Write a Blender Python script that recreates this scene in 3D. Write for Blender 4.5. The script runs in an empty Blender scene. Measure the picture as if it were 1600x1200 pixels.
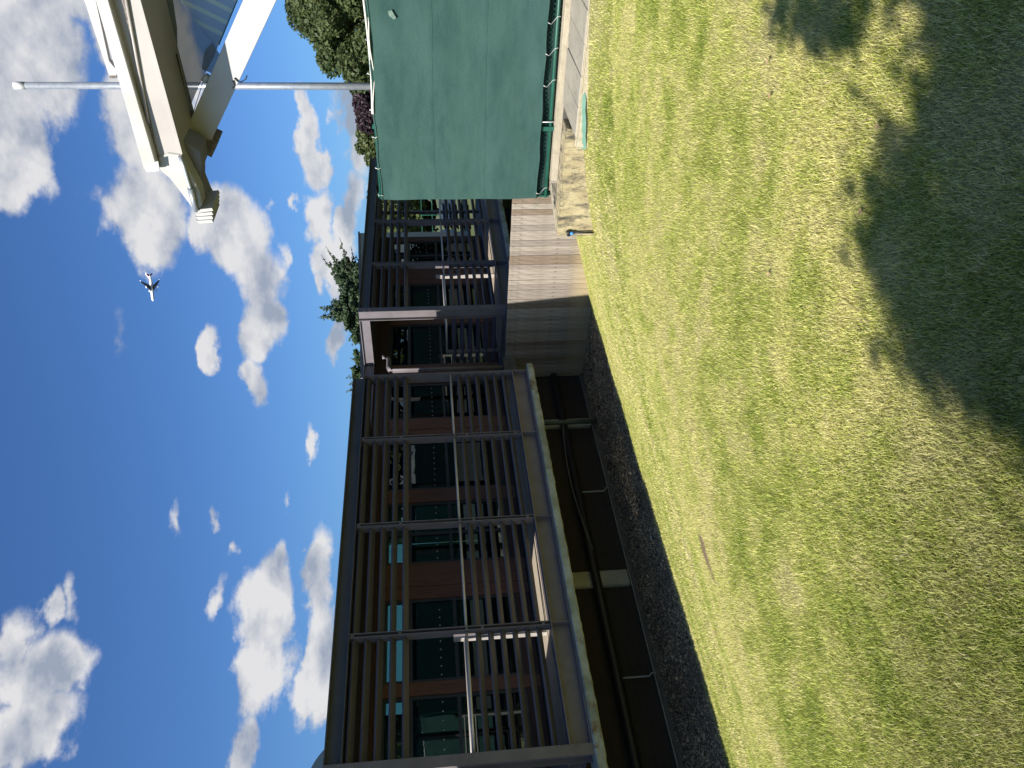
import bpy, bmesh, math, random
import numpy as np
from mathutils import Vector, Matrix
random.seed(7); rng = np.random.default_rng(11)
S = bpy.context.scene; C = S.collection
R = math.radians
# ------------------------------------------------------------------ camera
EYE = 1.6; FPX = 1215.0; PITCH = R(5.85); ROLL = 0.0367; AZ = R(41.8856)
_f = Vector((0, math.cos(PITCH), -math.sin(PITCH))); _r = Vector((1, 0, 0)); _u = _r.cross(_f)
_R = math.cos(ROLL)*_r - math.sin(ROLL)*_u; _U = math.cos(ROLL)*_u + math.sin(ROLL)*_r
Xa = Vector((math.sin(AZ), math.cos(AZ), 0)); Ya = Vector((-math.cos(AZ), math.sin(AZ), 0))
def W_(d): return Vector((d.dot(Xa), d.dot(Ya), d.z))
FW, RT, UP = W_(_f), W_(_R), W_(_U)          # viewer's forward, right, up (the photo lies on its side)
cam = bpy.data.cameras.new('camera'); camo = bpy.data.objects.new('camera', cam); C.objects.link(camo)
cam.sensor_width = 36; cam.lens = 36*FPX/1600; cam.clip_start = 0.05; cam.clip_end = 9000
m = Matrix.Identity(4)
for i, ax in enumerate((-UP, RT, -FW)):       # image right = down, image up = viewer's right
    for j in range(3): m[j][i] = ax[j]
m.translation = Vector((0, 0, EYE)); camo.matrix_world = m
S.camera = camo
def ray(x, y):                                # x, y: position in the 1600 x 1200 photograph
    u, v = 1200-y, x
    return FW + (u-600)/FPX*RT + (800-v)/FPX*UP
def onX(x, y, X): r = ray(x, y); return r*(X/r.x) + Vector((0, 0, EYE))
def onY(x, y, Y): r = ray(x, y); return r*(Y/r.y) + Vector((0, 0, EYE))
def onZ(x, y, Z): r = ray(x, y); return r*((Z-EYE)/r.z) + Vector((0, 0, EYE))
def far(x, y, t): return ray(x, y)*t + Vector((0, 0, EYE))
# ------------------------------------------------------------------ sun, sky, exposure
TOSUN = Vector((-1.26, 0.10, 1.0)).normalized()
sun = bpy.data.lights.new('sun', 'SUN'); suno = bpy.data.objects.new('sun', sun); C.objects.link(suno)
sun.energy = 5.0; sun.angle = R(0.53); sun.color = (1.0, 0.95, 0.87)
suno.rotation_euler = TOSUN.to_track_quat('Z', 'Y').to_euler(); suno.location = (0, 0, 40)
S.view_settings.view_transform = 'Standard'; S.view_settings.look = 'None'
S.view_settings.exposure = 0.75; S.view_settings.gamma = 1.0; S.view_settings.use_curve_mapping = False
S.render.resolution_x = 1024; S.render.resolution_y = 768
Wd = bpy.data.worlds.new('World'); S.world = Wd; Wd.use_nodes = True
nt = Wd.node_tree; nt.nodes.clear(); N = nt.nodes; L = nt.links
def nd(t, **k):
    n = N.new(t)
    for a, b in k.items(): setattr(n, a, b)
    return n
def mth(op, a, b=None, c=None, clamp=False):
    n = nd('ShaderNodeMath', operation=op, use_clamp=clamp)
    for i, v in enumerate((a, b, c)):
        if v is None: continue
        if isinstance(v, (int, float)): n.inputs[i].default_value = v
        else: L.new(v, n.inputs[i])
    return n.outputs[0]
def vmt(op, a, b=None, out=0):
    n = nd('ShaderNodeVectorMath', operation=op)
    for i, v in enumerate((a, b)):
        if v is None: continue
        if isinstance(v, (tuple, list, Vector)): n.inputs[i].default_value = v
        else: L.new(v, n.inputs[i])
    return n.outputs[out]
def sstep(x, a, b):
    n = nd('ShaderNodeMapRange', interpolation_type='SMOOTHSTEP')
    L.new(x, n.inputs[0]); n.inputs[1].default_value = a; n.inputs[2].default_value = b
    return n.outputs[0]
def cmix(f, a, b, mode='MIX'):
    n = nd('ShaderNodeMix', data_type='RGBA', blend_type=mode)
    for i, v in ((0, f), (6, a), (7, b)):
        if isinstance(v, (int, float)): n.inputs[i].default_value = v
        elif isinstance(v, (tuple, list)): n.inputs[i].default_value = (*v, 1)
        else: L.new(v, n.inputs[i])
    return n.outputs[2]
sky = nd('ShaderNodeTexSky', sky_type='NISHITA'); sky.sun_disc = False
sky.sun_elevation = math.asin(TOSUN.z); sky.sun_rotation = math.atan2(TOSUN.x, TOSUN.y)
sky.air_density = 1.0; sky.dust_density = 1.1; sky.ozone_density = 2.2; sky.altitude = 50
skyc = cmix(1.0, sky.outputs[0], (0.42, 0.68, 1.04), 'MULTIPLY')
tc = nd('ShaderNodeTexCoord'); V = vmt('NORMALIZE', tc.outputs['Generated'])
# clouds: (x, y, half height, half length, weight) in the photograph, turned into directions once
CL = [(45,60,95,130,1.0),(20,190,50,95,.85),(70,-60,110,110,1.0),(10,290,34,60,.6),
      (190,60,62,150,.95),(225,190,70,120,.9),(228,335,88,92,1.0),(260,100,60,150,.9),(150,-40,50,120,.8),
      (370,365,66,78,1.0),(400,430,50,80,.85),(410,505,36,60,.75),(338,540,17,34,.75),(408,592,28,44,.8),
      (478,232,27,68,.85),(470,180,16,50,.6),(494,335,26,56,.75),(505,400,24,50,.6),(455,310,9,15,.4),(420,312,10,14,.25),
      (543,195,26,70,.9),(540,325,25,85,.85),(533,430,22,80,.75),(536,535,20,55,.8),(500,445,12,30,.5),
      (404,955,54,110,1.0),(397,1060,54,90,1.0),(425,890,26,50,.8),(384,1165,30,52,.8),
      (502,900,32,86,.9),(492,1040,36,110,.95),(515,1100,28,60,.7),
      (66,1050,54,70,.9),(36,1150,86,76,1.0),(78,950,26,36,.7),(112,935,22,44,.45),(20,1020,34,70,.6),
      (480,692,9,36,.42),(347,810,9,14,.3),(351,852,8,10,.3),(325,935,14,50,.38),(474,872,7,12,.35),(455,792,6,18,.22),(278,803,8,26,.2),
      (180,515,16,60,.2),(440,395,8,26,.3)]
nz1 = nd('ShaderNodeTexNoise'); nz1.inputs['Scale'].default_value = 9.0; nz1.inputs['Detail'].default_value = 10; nz1.inputs['Roughness'].default_value = 0.56
sV = vmt('MULTIPLY', V, (1, 1, 1.7)); L.new(sV, nz1.inputs['Vector'])
offV = vmt('ADD', sV, tuple(TOSUN*0.035 + Vector((0, 0, 0.02))))
nz2 = nd('ShaderNodeTexNoise'); nz2.inputs['Scale'].default_value = 9.0; nz2.inputs['Detail'].default_value = 5; nz2.inputs['Roughness'].default_value = 0.55
L.new(offV, nz2.inputs['Vector'])
nz3 = nd('ShaderNodeTexNoise'); nz3.inputs['Scale'].default_value = 30.0; nz3.inputs['Detail'].default_value = 6; nz3.inputs['Roughness'].default_value = 0.65
L.new(sV, nz3.inputs['Vector'])
wob = vmt('SCALE', vmt('SUBTRACT', nz1.outputs['Color'], (0.5, 0.5, 0.5))); wob.node.inputs['Scale'].default_value = 0.085
VW = vmt('ADD', V, wob)
field = None; low = None
for (cx, cy, hv, hu, wt) in CL:
    r0 = ray(cx, cy); k = r0.length; c = r0.normalized()
    a = (RT - c*RT.dot(c)).normalized(); b = (UP - c*UP.dot(c)).normalized()
    q = vmt('SUBTRACT', VW, tuple(c))
    pa = vmt('DOT_PRODUCT', q, tuple(a*(FPX*k/hu)), out=1); pb = vmt('DOT_PRODUCT', q, tuple(b*(FPX*k/hv)), out=1)
    l2 = mth('ADD', mth('MULTIPLY', pa, pa), mth('MULTIPLY', pb, pb))
    w = mth('MULTIPLY_ADD', mth('SQRT', l2), -wt, wt)
    fl = mth('MULTIPLY', mth('MAXIMUM', w, 0.0), pb)
    if field is None: field, low = w, fl
    else:
        field = mth('MAXIMUM', field, w); low = mth('ADD', low, fl)
# the same kind of cumulus goes on round the rest of the sky
gz = nd('ShaderNodeTexNoise'); gz.inputs['Scale'].default_value = 3.2; gz.inputs['Detail'].default_value = 3
L.new(vmt('MULTIPLY', V, (1, 1, 2.4)), gz.inputs['Vector'])
away = sstep(vmt('DOT_PRODUCT', V, tuple(FW), out=1), 0.76, 0.60)
gen = mth('MULTIPLY', mth('MULTIPLY_ADD', gz.outputs[0], 4.0, -2.35), away)
gen = mth('MULTIPLY_ADD', away, 0.3, mth('SUBTRACT', gen, 0.3))
field = mth('MAXIMUM', field, gen)
dens = mth('ADD', field, mth('ADD', mth('MULTIPLY_ADD', nz1.outputs[0], 1.15, -0.545), mth('MULTIPLY_ADD', nz3.outputs[0], 0.34, -0.17)))
alpha = sstep(dens, 0.02, 0.34)
core = sstep(dens, 0.2, 1.0)
lit = mth('MULTIPLY_ADD', mth('SUBTRACT', nz1.outputs[0], nz2.outputs[0]), 4.2, 0.70)
lit = mth('ADD', lit, mth('MULTIPLY', low, 0.42))
lit = mth('SUBTRACT', lit, mth('MULTIPLY', core, 0.16))
lit = mth('ADD', lit, mth('MULTIPLY_ADD', nz3.outputs[0], 0.55, -0.275), clamp=True)
ccol = cmix(lit, (2.7, 3.1, 3.9), (6.3, 6.25, 6.3))
wcol = cmix(mth('MULTIPLY', alpha, 0.96), skyc, ccol)
bg = nd('ShaderNodeBackground'); bg.inputs[1].default_value = 0.075
L.new(wcol, bg.inputs[0]); wo = nd('ShaderNodeOutputWorld'); L.new(bg.outputs[0], wo.inputs[0])
# ------------------------------------------------------------------ materials
def mat(name, col, col2=None, scale=6.0, rough=0.7, metal=0.0, bump=0.0, bscale=None, stretch=(1,1,1), detail=6, spec=0.5,
        lo=0.35, hi=0.65, attr=None, trans=0.0, alpha=None, dirt=None, dscale=2.0, dlo=.5, dhi=.75):
    M = bpy.data.materials.new(name); M.use_nodes = True; t = M.node_tree; n = t.nodes; l = t.links
    P = n['Principled BSDF']; P.inputs['Roughness'].default_value = rough; P.inputs['Metallic'].default_value = metal
    P.inputs['Specular IOR Level'].default_value = spec
    co = n.new('ShaderNodeTexCoord'); mp = n.new('ShaderNodeMapping'); l.new(co.outputs['Object'], mp.inputs[0]); mp.inputs['Scale'].default_value = stretch
    src = None
    if attr:
        at = n.new('ShaderNodeAttribute'); at.attribute_name = attr; src = at.outputs['Color']
    elif col2 is not None:
        z = n.new('ShaderNodeTexNoise'); z.inputs['Scale'].default_value = scale; z.inputs['Detail'].default_value = detail; z.inputs['Roughness'].default_value = .62
        l.new(mp.outputs[0], z.inputs['Vector'])
        mr = n.new('ShaderNodeMapRange'); l.new(z.outputs[0], mr.inputs[0]); mr.inputs[1].default_value = lo; mr.inputs[2].default_value = hi
        mx = n.new('ShaderNodeMix'); mx.data_type = 'RGBA'; l.new(mr.outputs[0], mx.inputs[0]); mx.inputs[6].default_value = (*col, 1); mx.inputs[7].default_value = (*col2, 1)
        src = mx.outputs[2]
    if dirt is not None:
        z = n.new('ShaderNodeTexNoise'); z.inputs['Scale'].default_value = dscale; z.inputs['Detail'].default_value = 8; z.inputs['Roughness'].default_value = .7
        l.new(mp.outputs[0], z.inputs['Vector'])
        mr = n.new('ShaderNodeMapRange'); l.new(z.outputs[0], mr.inputs[0]); mr.inputs[1].default_value = dlo; mr.inputs[2].default_value = dhi
        mx = n.new('ShaderNodeMix'); mx.data_type = 'RGBA'; l.new(mr.outputs[0], mx.inputs[0]); mx.inputs[7].default_value = (*dirt, 1)
        if src is not None: l.new(src, mx.inputs[6])
        else: mx.inputs[6].default_value = (*col, 1)
        src = mx.outputs[2]
    if src is not None: l.new(src, P.inputs['Base Color'])
    else: P.inputs['Base Color'].default_value = (*col, 1)
    if bump:
        z = n.new('ShaderNodeTexNoise'); z.inputs['Scale'].default_value = bscale or scale*3; z.inputs['Detail'].default_value = 5
        l.new(mp.outputs[0], z.inputs['Vector']); b = n.new('ShaderNodeBump'); b.inputs['Strength'].default_value = bump; b.inputs['Distance'].default_value = 0.02
        l.new(z.outputs[0], b.inputs['Height']); l.new(b.outputs[0], P.inputs['Normal'])
    if trans:
        out = n['Material Output']; tr = n.new('ShaderNodeBsdfTranslucent'); ms = n.new('ShaderNodeMixShader'); ms.inputs[0].default_value = trans
        if src is not None: l.new(src, tr.inputs[0])
        else: tr.inputs[0].default_value = (*col, 1)
        l.new(P.outputs[0], ms.inputs[1]); l.new(tr.outputs[0], ms.inputs[2]); l.new(ms.outputs[0], out.inputs[0])
    return M
def glass(name, tint, fac, rough=0.0):
    M = bpy.data.materials.new(name); M.use_nodes = True; t = M.node_tree; n = t.nodes; l = t.links; n.remove(n['Principled BSDF'])
    T = n.new('ShaderNodeBsdfTransparent'); T.inputs[0].default_value = (*tint, 1)
    G = n.new('ShaderNodeBsdfGlossy'); G.inputs['Roughness'].default_value = rough; G.inputs[0].default_value = (.86, .97, .95, 1)
    co = n.new('ShaderNodeTexCoord'); z = n.new('ShaderNodeTexNoise'); z.inputs['Scale'].default_value = 1.3; l.new(co.outputs['Object'], z.inputs['Vector'])
    b = n.new('ShaderNodeBump'); b.inputs['Strength'].default_value = .02; b.inputs['Distance'].default_value = .05; l.new(z.outputs[0], b.inputs['Height']); l.new(b.outputs[0], G.inputs['Normal'])
    F = n.new('ShaderNodeFresnel'); F.inputs[0].default_value = 1.52
    a = n.new('ShaderNodeMath'); a.operation = 'MULTIPLY_ADD'; l.new(F.outputs[0], a.inputs[0]); a.inputs[1].default_value = 1.7; a.inputs[2].default_value = fac; a.use_clamp = True
    ms = n.new('ShaderNodeMixShader'); l.new(a.outputs[0], ms.inputs[0]); l.new(T.outputs[0], ms.inputs[1]); l.new(G.outputs[0], ms.inputs[2])
    l.new(ms.outputs[0], n['Material Output'].inputs[0]); return M
M = {}
M['steel'] = mat('painted_steel', (.125,.108,.115), (.16,.14,.15), 3, .5, 0, .08, 40, dirt=(.13,.11,.10), dscale=5, dlo=.55, dhi=.9)
M['slat'] = mat('louvre_slat_paint', (.058,.053,.068), (.082,.075,.096), 5, .55, 0, .1, 60, stretch=(.3,4,4))
M['roofmetal'] = mat('roof_edge_metal', (.06,.06,.066), (.078,.078,.084), 2, .4)
M['rail'] = mat('handrail_metal', (.42,.38,.36), (.5,.46,.43), 4, .35, .3)
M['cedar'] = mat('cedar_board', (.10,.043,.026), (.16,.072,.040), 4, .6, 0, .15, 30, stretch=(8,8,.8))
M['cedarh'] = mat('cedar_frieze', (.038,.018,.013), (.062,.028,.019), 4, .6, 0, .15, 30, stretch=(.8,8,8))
M['darkframe'] = mat('dark_window_frame', (.025,.03,.032), (.04,.045,.048), 8, .4)
M['soffit'] = mat('soffit_board', (.018,.014,.015), (.028,.022,.022), 4, .7)
M['deck'] = mat('deck_board', (.30,.25,.19), (.40,.34,.26), 5, .75, 0, .2, 30, stretch=(.6,6,1))
M['interior'] = mat('interior_wall', (.26,.38,.37), (.32,.44,.43), 1, .8)
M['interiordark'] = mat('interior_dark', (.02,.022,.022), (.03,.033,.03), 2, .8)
M['carpet'] = mat('carpet', (.09,.12,.12), (.12,.15,.15), 6, .95)
M['desk'] = mat('desk_laminate', (.35,.36,.34), (.4,.41,.39), 2, .5)
M['glass'] = glass('window_glass', (.34,.50,.49), .0)
M['slab'] = mat('slab_concrete', (.40,.41,.35), (.22,.235,.17), 3.0, .9, 0, .8, 14, dirt=(.16,.10,.045), dscale=2.2, dlo=.55, dhi=.66)
M['concrete'] = mat('wall_concrete', (.36,.31,.20), (.26,.22,.14), 3, .9, 0, .7, 22, stretch=(1,1,1), dirt=(.10,.09,.07), dscale=6.0, dlo=.56, dhi=.70)
M['streaked'] = mat('streaked_concrete', (.42,.36,.21), (.31,.25,.14), 3.2, .92, 0, .9, 26, stretch=(1,2.6,.8), dirt=(.06,.055,.045), dscale=4.5, dlo=.46, dhi=.64)
M['kerb'] = mat('kerb_concrete', (.33,.29,.21), (.40,.35,.25), 5, .9, 0, .5, 40, dirt=(.26,.22,.15), dscale=12)
M['paving'] = mat('paving_concrete', (.29,.26,.205), (.34,.305,.24), 3, .9, 0, .3, 50, dirt=(.19,.17,.13), dscale=9)
M['pier'] = mat('pier_concrete', (.36,.345,.27), (.28,.27,.21), 4, .85, 0, .2, 20)
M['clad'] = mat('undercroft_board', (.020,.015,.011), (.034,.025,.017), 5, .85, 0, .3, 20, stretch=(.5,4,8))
M['greenpipe'] = mat('green_pipe_paint', (.06,.085,.065), (.08,.105,.08), 6, .5)
M['blackpipe'] = mat('black_pipe', (.012,.012,.013), None, rough=.5)
M['whitepipe'] = mat('pale_pipe', (.42,.41,.36), (.34,.33,.28), 9, .5)
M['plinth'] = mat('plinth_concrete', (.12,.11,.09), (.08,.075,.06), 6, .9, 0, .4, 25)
M['gravelbase'] = mat('gravel_soil', (.12,.085,.045), (.19,.14,.08), 14, .95, 0, .8, 60)
M['darkgravel'] = mat('pit_gravel', (.06,.052,.045), (.12,.105,.09), 30, .95, 0, .8, 80)
M['stone'] = mat('stone', (.2,.2,.2), None, attr='Col', rough=.9)
M['grass'] = mat('grass_blade', (.1,.1,.1), None, attr='Col', rough=.55, trans=.35, spec=.25)
M['lawn'] = mat('lawn_turf', (.1,.1,.1), None, attr='Col', rough=.95, bump=1.0, bscale=130, spec=.1)
M['farlawn'] = mat('far_lawn_turf', (.055,.075,.02), (.09,.11,.03), .6, .95)
M['court'] = mat('court_surface', (.05,.06,.055), (.065,.075,.065), 3, .9)
M['meshgreen'] = mat('green_post_paint', (.010,.07,.048), (.014,.09,.06), 9, .4)
M['gapgreen'] = mat('gap_backing_green', (.008,.022,.02), (.012,.03,.026), 8, .8)  # for the added sheet that darkens the gap below the windscreen
M['chain'] = mat('green_chain_link', (.01,.07,.05), None, rough=.5)
M['tie'] = mat('white_cable_tie', (.75,.76,.72), None, rough=.4)
M['rope'] = mat('white_rope', (.62,.60,.55), (.5,.48,.43), 30, .8)
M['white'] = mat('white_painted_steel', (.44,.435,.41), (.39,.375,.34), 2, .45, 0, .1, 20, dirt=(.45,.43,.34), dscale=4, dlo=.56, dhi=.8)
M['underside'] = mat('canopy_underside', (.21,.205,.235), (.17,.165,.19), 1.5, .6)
M['pale'] = mat('pale_strut_paint', (.47,.465,.45), (.43,.42,.40), 2, .45, 0, .05, 10, dirt=(.45,.43,.38), dscale=5, dlo=.6, dhi=.85)
M['cream'] = mat('cream_panel', (.39,.36,.33), (.345,.315,.29), 1.5, .5, 0, .05, 10, dirt=(.45,.37,.30), dscale=3, dlo=.6, dhi=.85)
M['rust'] = mat('rusty_plate', (.20,.17,.15), (.10,.08,.07), 12, .8, 0, .5, 30, dirt=(.45,.42,.38), dscale=9)
M['galv'] = mat('galvanised_tube', (.33,.36,.39), (.42,.45,.48), 6, .42, .55, dirt=(.5,.52,.54), dscale=14)
M['grey'] = mat('grey_cable', (.13,.13,.14), (.18,.18,.19), 8, .5)
M['bark'] = mat('tree_bark', (.10,.08,.06), (.06,.05,.04), 9, .95, 0, .8, 20)
M['parapet'] = mat('parapet_render', (.36,.35,.33), (.30,.29,.27), 2, .9)
M['dome'] = mat('dome_metal', (.22,.24,.25), (.27,.29,.30), 1, .5)
M['planewhite'] = mat('aircraft_white', (.85,.85,.85), None, rough=.35)
M['planegrey'] = mat('aircraft_grey', (.16,.18,.22), None, rough=.4)
M['planered'] = mat('aircraft_red', (.6,.05,.06), None, rough=.4)
M['blue'] = mat('blue_plastic', (.05,.25,.6), None, rough=.4)
M['litter'] = mat('pale_leaf', (.40,.30,.15), (.30,.20,.09), 20, .8)
M['rubbed'] = mat('rubbed_cloth', (.085,.15,.12), (.16,.21,.17), 30, .8)
M['paper'] = mat('pale_scrap', (.6,.6,.6), (.5,.5,.5), 20, .8)
M['mint'] = mat('pale_green_cloth', (.13,.25,.19), (.10,.21,.155), 12, .9, 0, .4, 60)
M['crate'] = mat('pale_box_paint', (.6,.62,.62), None, rough=.6)
def fabric(name, base, base2, openf, scale=120):
    Mx = mat(name, base, base2, 2.6, .85, 0, .5, scale, stretch=(1, .7, 2.2), dirt=tuple(min(1, c*1.25+.015) for c in base), dscale=1.9, dlo=.45, dhi=.8)
    t = Mx.node_tree; n = t.nodes; l = t.links; out = n['Material Output']; sh = out.inputs[0].links[0].from_socket
    T = n.new('ShaderNodeBsdfTransparent'); T.inputs[0].default_value = (1, 1, 1, 1)
    tr = n.new('ShaderNodeBsdfTranslucent'); tr.inputs[0].default_value = (*base, 1)
    m1 = n.new('ShaderNodeMixShader'); m1.inputs[0].default_value = .25 if openf > .1 else .07; l.new(sh, m1.inputs[1]); l.new(tr.outputs[0], m1.inputs[2])
    m2 = n.new('ShaderNodeMixShader'); m2.inputs[0].default_value = openf; l.new(m1.outputs[0], m2.inputs[1]); l.new(T.outputs[0], m2.inputs[2]); l.new(m2.outputs[0], out.inputs[0])
    return Mx
M['screen'] = fabric('woven_green_screen', (.016,.062,.053), (.034,.088,.072), .01)
M['sail'] = fabric('blue_grey_sail', (.15,.18,.20), (.17,.20,.22), .16)
M['sailstripe'] = fabric('striped_sail', (.26,.32,.36), (.28,.34,.38), .14)
def stripes():                                 # pale green stripes woven into the sail
    Mx = M['sailstripe']; t = Mx.node_tree; n = t.nodes; l = t.links; P = n['Principled BSDF']
    co = n.new('ShaderNodeTexCoord'); w = n.new('ShaderNodeTexWave'); mp = n.new('ShaderNodeMapping'); mp.inputs['Rotation'].default_value = (R(63), 0, 0)
    l.new(co.outputs['Object'], mp.inputs[0]); l.new(mp.outputs[0], w.inputs['Vector']); w.bands_direction = 'Z'; w.inputs['Scale'].default_value = 1.55
    mr = n.new('ShaderNodeMapRange'); l.new(w.outputs['Fac'], mr.inputs[0]); mr.inputs[1].default_value = .72; mr.inputs[2].default_value = .80
    mx = n.new('ShaderNodeMix'); mx.data_type = 'RGBA'; l.new(mr.outputs[0], mx.inputs[0]); mx.inputs[6].default_value = (.28,.34,.39,1); mx.inputs[7].default_value = (.50,.58,.36,1)
    l.new(mx.outputs[2], P.inputs['Base Color'])
    for q in n:
        if q.type == 'BSDF_TRANSLUCENT': l.new(mx.outputs[2], q.inputs[0])
stripes()
# ------------------------------------------------------------------ mesh helpers
def tagx(o, label=None, cat=None, group=None, kind=None):
    for k, v in (('label', label), ('category', cat), ('group', group), ('kind', kind)):
        if v: o[k] = v
    return o
def empty(name, label, cat, loc=(0, 0, 0), group=None):
    o = bpy.data.objects.new(name, None); C.objects.link(o); o.location = loc; o.empty_display_size = .2
    bpy.context.view_layer.update()
    return tagx(o, label, cat, group)
class MB:
    def __init__(s): s.v = []; s.f = []
    def add(s, vs, fs):
        b = len(s.v); s.v += [tuple(v) for v in vs]; s.f += [tuple(b+i for i in f) for f in fs]; return s
    def box(s, x0, x1, y0, y1, z0, z1):
        return s.add([(x0,y0,z0),(x1,y0,z0),(x1,y1,z0),(x0,y1,z0),(x0,y0,z1),(x1,y0,z1),(x1,y1,z1),(x0,y1,z1)],
                     [(0,3,2,1),(4,5,6,7),(0,1,5,4),(1,2,6,5),(2,3,7,6),(3,0,4,7)])
    def tube(s, pts, r, n=10, r1=None):
        pts = [Vector(p) for p in pts]; rings = []
        for i, p in enumerate(pts):
            d = (pts[min(i+1, len(pts)-1)] - pts[max(i-1, 0)]).normalized()
            a = d.cross(Vector((0, 0, 1)) if abs(d.z) < .9 else Vector((1, 0, 0))).normalized(); b = d.cross(a)
            rr = r if r1 is None else r + (r1-r)*i/(len(pts)-1)
            rings.append([p + (a*math.cos(2*math.pi*k/n) + b*math.sin(2*math.pi*k/n))*rr for k in range(n)])
        vs = [q for rg in rings for q in rg]; fs = []
        for i in range(len(pts)-1):
            for k in range(n): fs.append((i*n+k, i*n+(k+1) % n, (i+1)*n+(k+1) % n, (i+1)*n+k))
        fs.append(tuple(range(n))[::-1]); fs.append(tuple((len(pts)-1)*n+k for k in range(n)))
        return s.add(vs, fs)
    def prism(s, pts, off):                    # polygon extruded by a vector
        pts = [Vector(p) for p in pts]; off = Vector(off); n = len(pts)
        return s.add(pts + [p+off for p in pts], [tuple(range(n)), tuple(range(n, 2*n))[::-1]] + [(i, i+n, (i+1) % n+n, (i+1) % n) for i in range(n)])
    def beamI(s, axis, a0, a1, y0, y1, z0, z1, t=.016):   # I profile along X ('x'), or up ('z', flanges across X), or along Y ('y')
        if axis == 'x':
            s.box(a0, a1, y0, y1, z1-t, z1); s.box(a0, a1, y0, y1, z0, z0+t); ym = (y0+y1)/2; s.box(a0, a1, ym-t/2, ym+t/2, z0+t, z1-t)
        elif axis == 'y':                       # here y0,y1 are x limits
            s.box(y0, y1, a0, a1, z1-t, z1); s.box(y0, y1, a0, a1, z0, z0+t); ym = (y0+y1)/2; s.box(ym-t/2, ym+t/2, a0, a1, z0+t, z1-t)
        return s
    def build(s, name, material, parent=None, smooth=False, bevel=0):
        me = bpy.data.meshes.new(name); me.from_pydata(s.v, [], s.f); me.materials.append(material)
        bm = bmesh.new(); bm.from_mesh(me); bmesh.ops.recalc_face_normals(bm, faces=bm.faces)
        if bevel: bmesh.ops.bevel(bm, geom=bm.edges[:], offset=bevel, segments=1, affect='EDGES')
        if smooth:
            for f in bm.faces: f.smooth = len(f.verts) < 6
        bm.to_mesh(me); bm.free()
        return place(name, me, parent)
def place(name, me, parent=None, loc=None):
    o = bpy.data.objects.new(name, me); C.objects.link(o)
    if parent is not None:
        o.parent = parent; o.matrix_parent_inverse = parent.matrix_world.inverted() if loc is None else Matrix.Identity(4)
    if loc is not None: o.location = loc
    bpy.context.view_layer
    return o
def vnoise(x, y, s, seed=0):                   # smooth value noise in numpy
    g = np.random.default_rng(100+seed).random((64, 64)); x = x*s; y = y*s
    xi = np.floor(x).astype(int); yi = np.floor(y).astype(int); fx = x-xi; fy = y-yi; fx = fx*fx*(3-2*fx); fy = fy*fy*(3-2*fy)
    a = g[xi % 64, yi % 64]; b = g[(xi+1) % 64, yi % 64]; c = g[xi % 64, (yi+1) % 64]; d = g[(xi+1) % 64, (yi+1) % 64]
    return a*(1-fx)*(1-fy)+b*fx*(1-fy)+c*(1-fx)*fy+d*fx*fy
def fbm(x, y, s, o=4, seed=0):
    t = 0; a = .5; k = 0
    for i in range(o): t = t + a*vnoise(x+i*7.3, y+i*3.1, s*2**i, seed+i); k += a; a *= .5
    return t/k
def numesh(name, verts, faces_flat, nper, cols, material, kind=None, parent=None, smooth=False):
    me = bpy.data.meshes.new(name); nv = len(verts); nf = len(faces_flat)//nper
    me.vertices.add(nv); me.vertices.foreach_set('co', np.asarray(verts, np.float32).ravel())
    me.loops.add(nf*nper); me.loops.foreach_set('vertex_index', np.asarray(faces_flat, np.int32))
    me.polygons.add(nf); me.polygons.foreach_set('loop_start', np.arange(0, nf*nper, nper, dtype=np.int32))
    me.update(calc_edges=True)
    if cols is not None:
        ca = me.color_attributes.new('Col', 'FLOAT_COLOR', 'POINT'); c4 = np.ones((nv, 4), np.float32); c4[:, :3] = cols; ca.data.foreach_set('color', c4.ravel())
    if smooth: me.polygons.foreach_set('use_smooth', np.ones(nf, bool))
    me.materials.append(material)
    o = place(name, me, parent)
    if kind: o['kind'] = kind
    return o
# ------------------------------------------------------------------ terrain
PY = np.array([-60, 1.0, 2.2, 3.5, 4.2, 5.0, 6.0, 7.4, 9.0, 9.93, 10.4]); PZ = np.array([0, 0, -.06, -.17, -.27, -.46, -.76, -1.20, -1.68, -1.925, -1.97])
def lawnz(x, y):
    z = np.interp(y, PY, PZ)
    z = (z + np.interp(y-.2, PY, PZ) + np.interp(y+.2, PY, PZ))/3
    return z + (fbm(x, y, .55, 3, 5)-.5)*.05
def soil(x, y):                                # the worn bare streak near the crest
    a, b = onZ(1094, 826, -.47), onZ(1114, 925, -.42)
    dx, dy = b.x-a.x, b.y-a.y; L2 = dx*dx+dy*dy
    t = ((x-a.x)*dx+(y-a.y)*dy)/L2; d = np.abs((x-a.x)*dy-(y-a.y)*dx)/math.sqrt(L2)
    w = .12*np.clip(np.minimum((t)*5, (1-t)*2.2), 0, 1)
    return (t > 0) & (t < 1) & (d < w*(.7+.6*vnoise(x, y, 9, 3)))
STRAW = np.array([.70,.64,.29]); YEL = np.array([.58,.60,.135]); GRN = np.array([.29,.36,.060]); DRK = np.array([.055,.08,.02])
def lawncol(x, y, rnd):
    a = fbm(x*.55+y*.3, y*1.6, .9, 4, 1); b = fbm(x, y, 5.5, 3, 9); c = fbm(x*.4, y*2.2, .45, 2, 4)
    t = np.clip((a-.5)*1.1 + (b-.5)*1.4 + (c-.5)*.5 + (rnd-.5)*1.3 + .68, 0, 1)[:, None]
    col = np.where(t < .5, GRN+(YEL-GRN)*t*2, YEL+(STRAW-YEL)*(t-.5)*2)
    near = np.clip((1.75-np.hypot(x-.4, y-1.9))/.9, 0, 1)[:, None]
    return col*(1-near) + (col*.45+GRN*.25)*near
nx, ny = 300, 200
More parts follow.
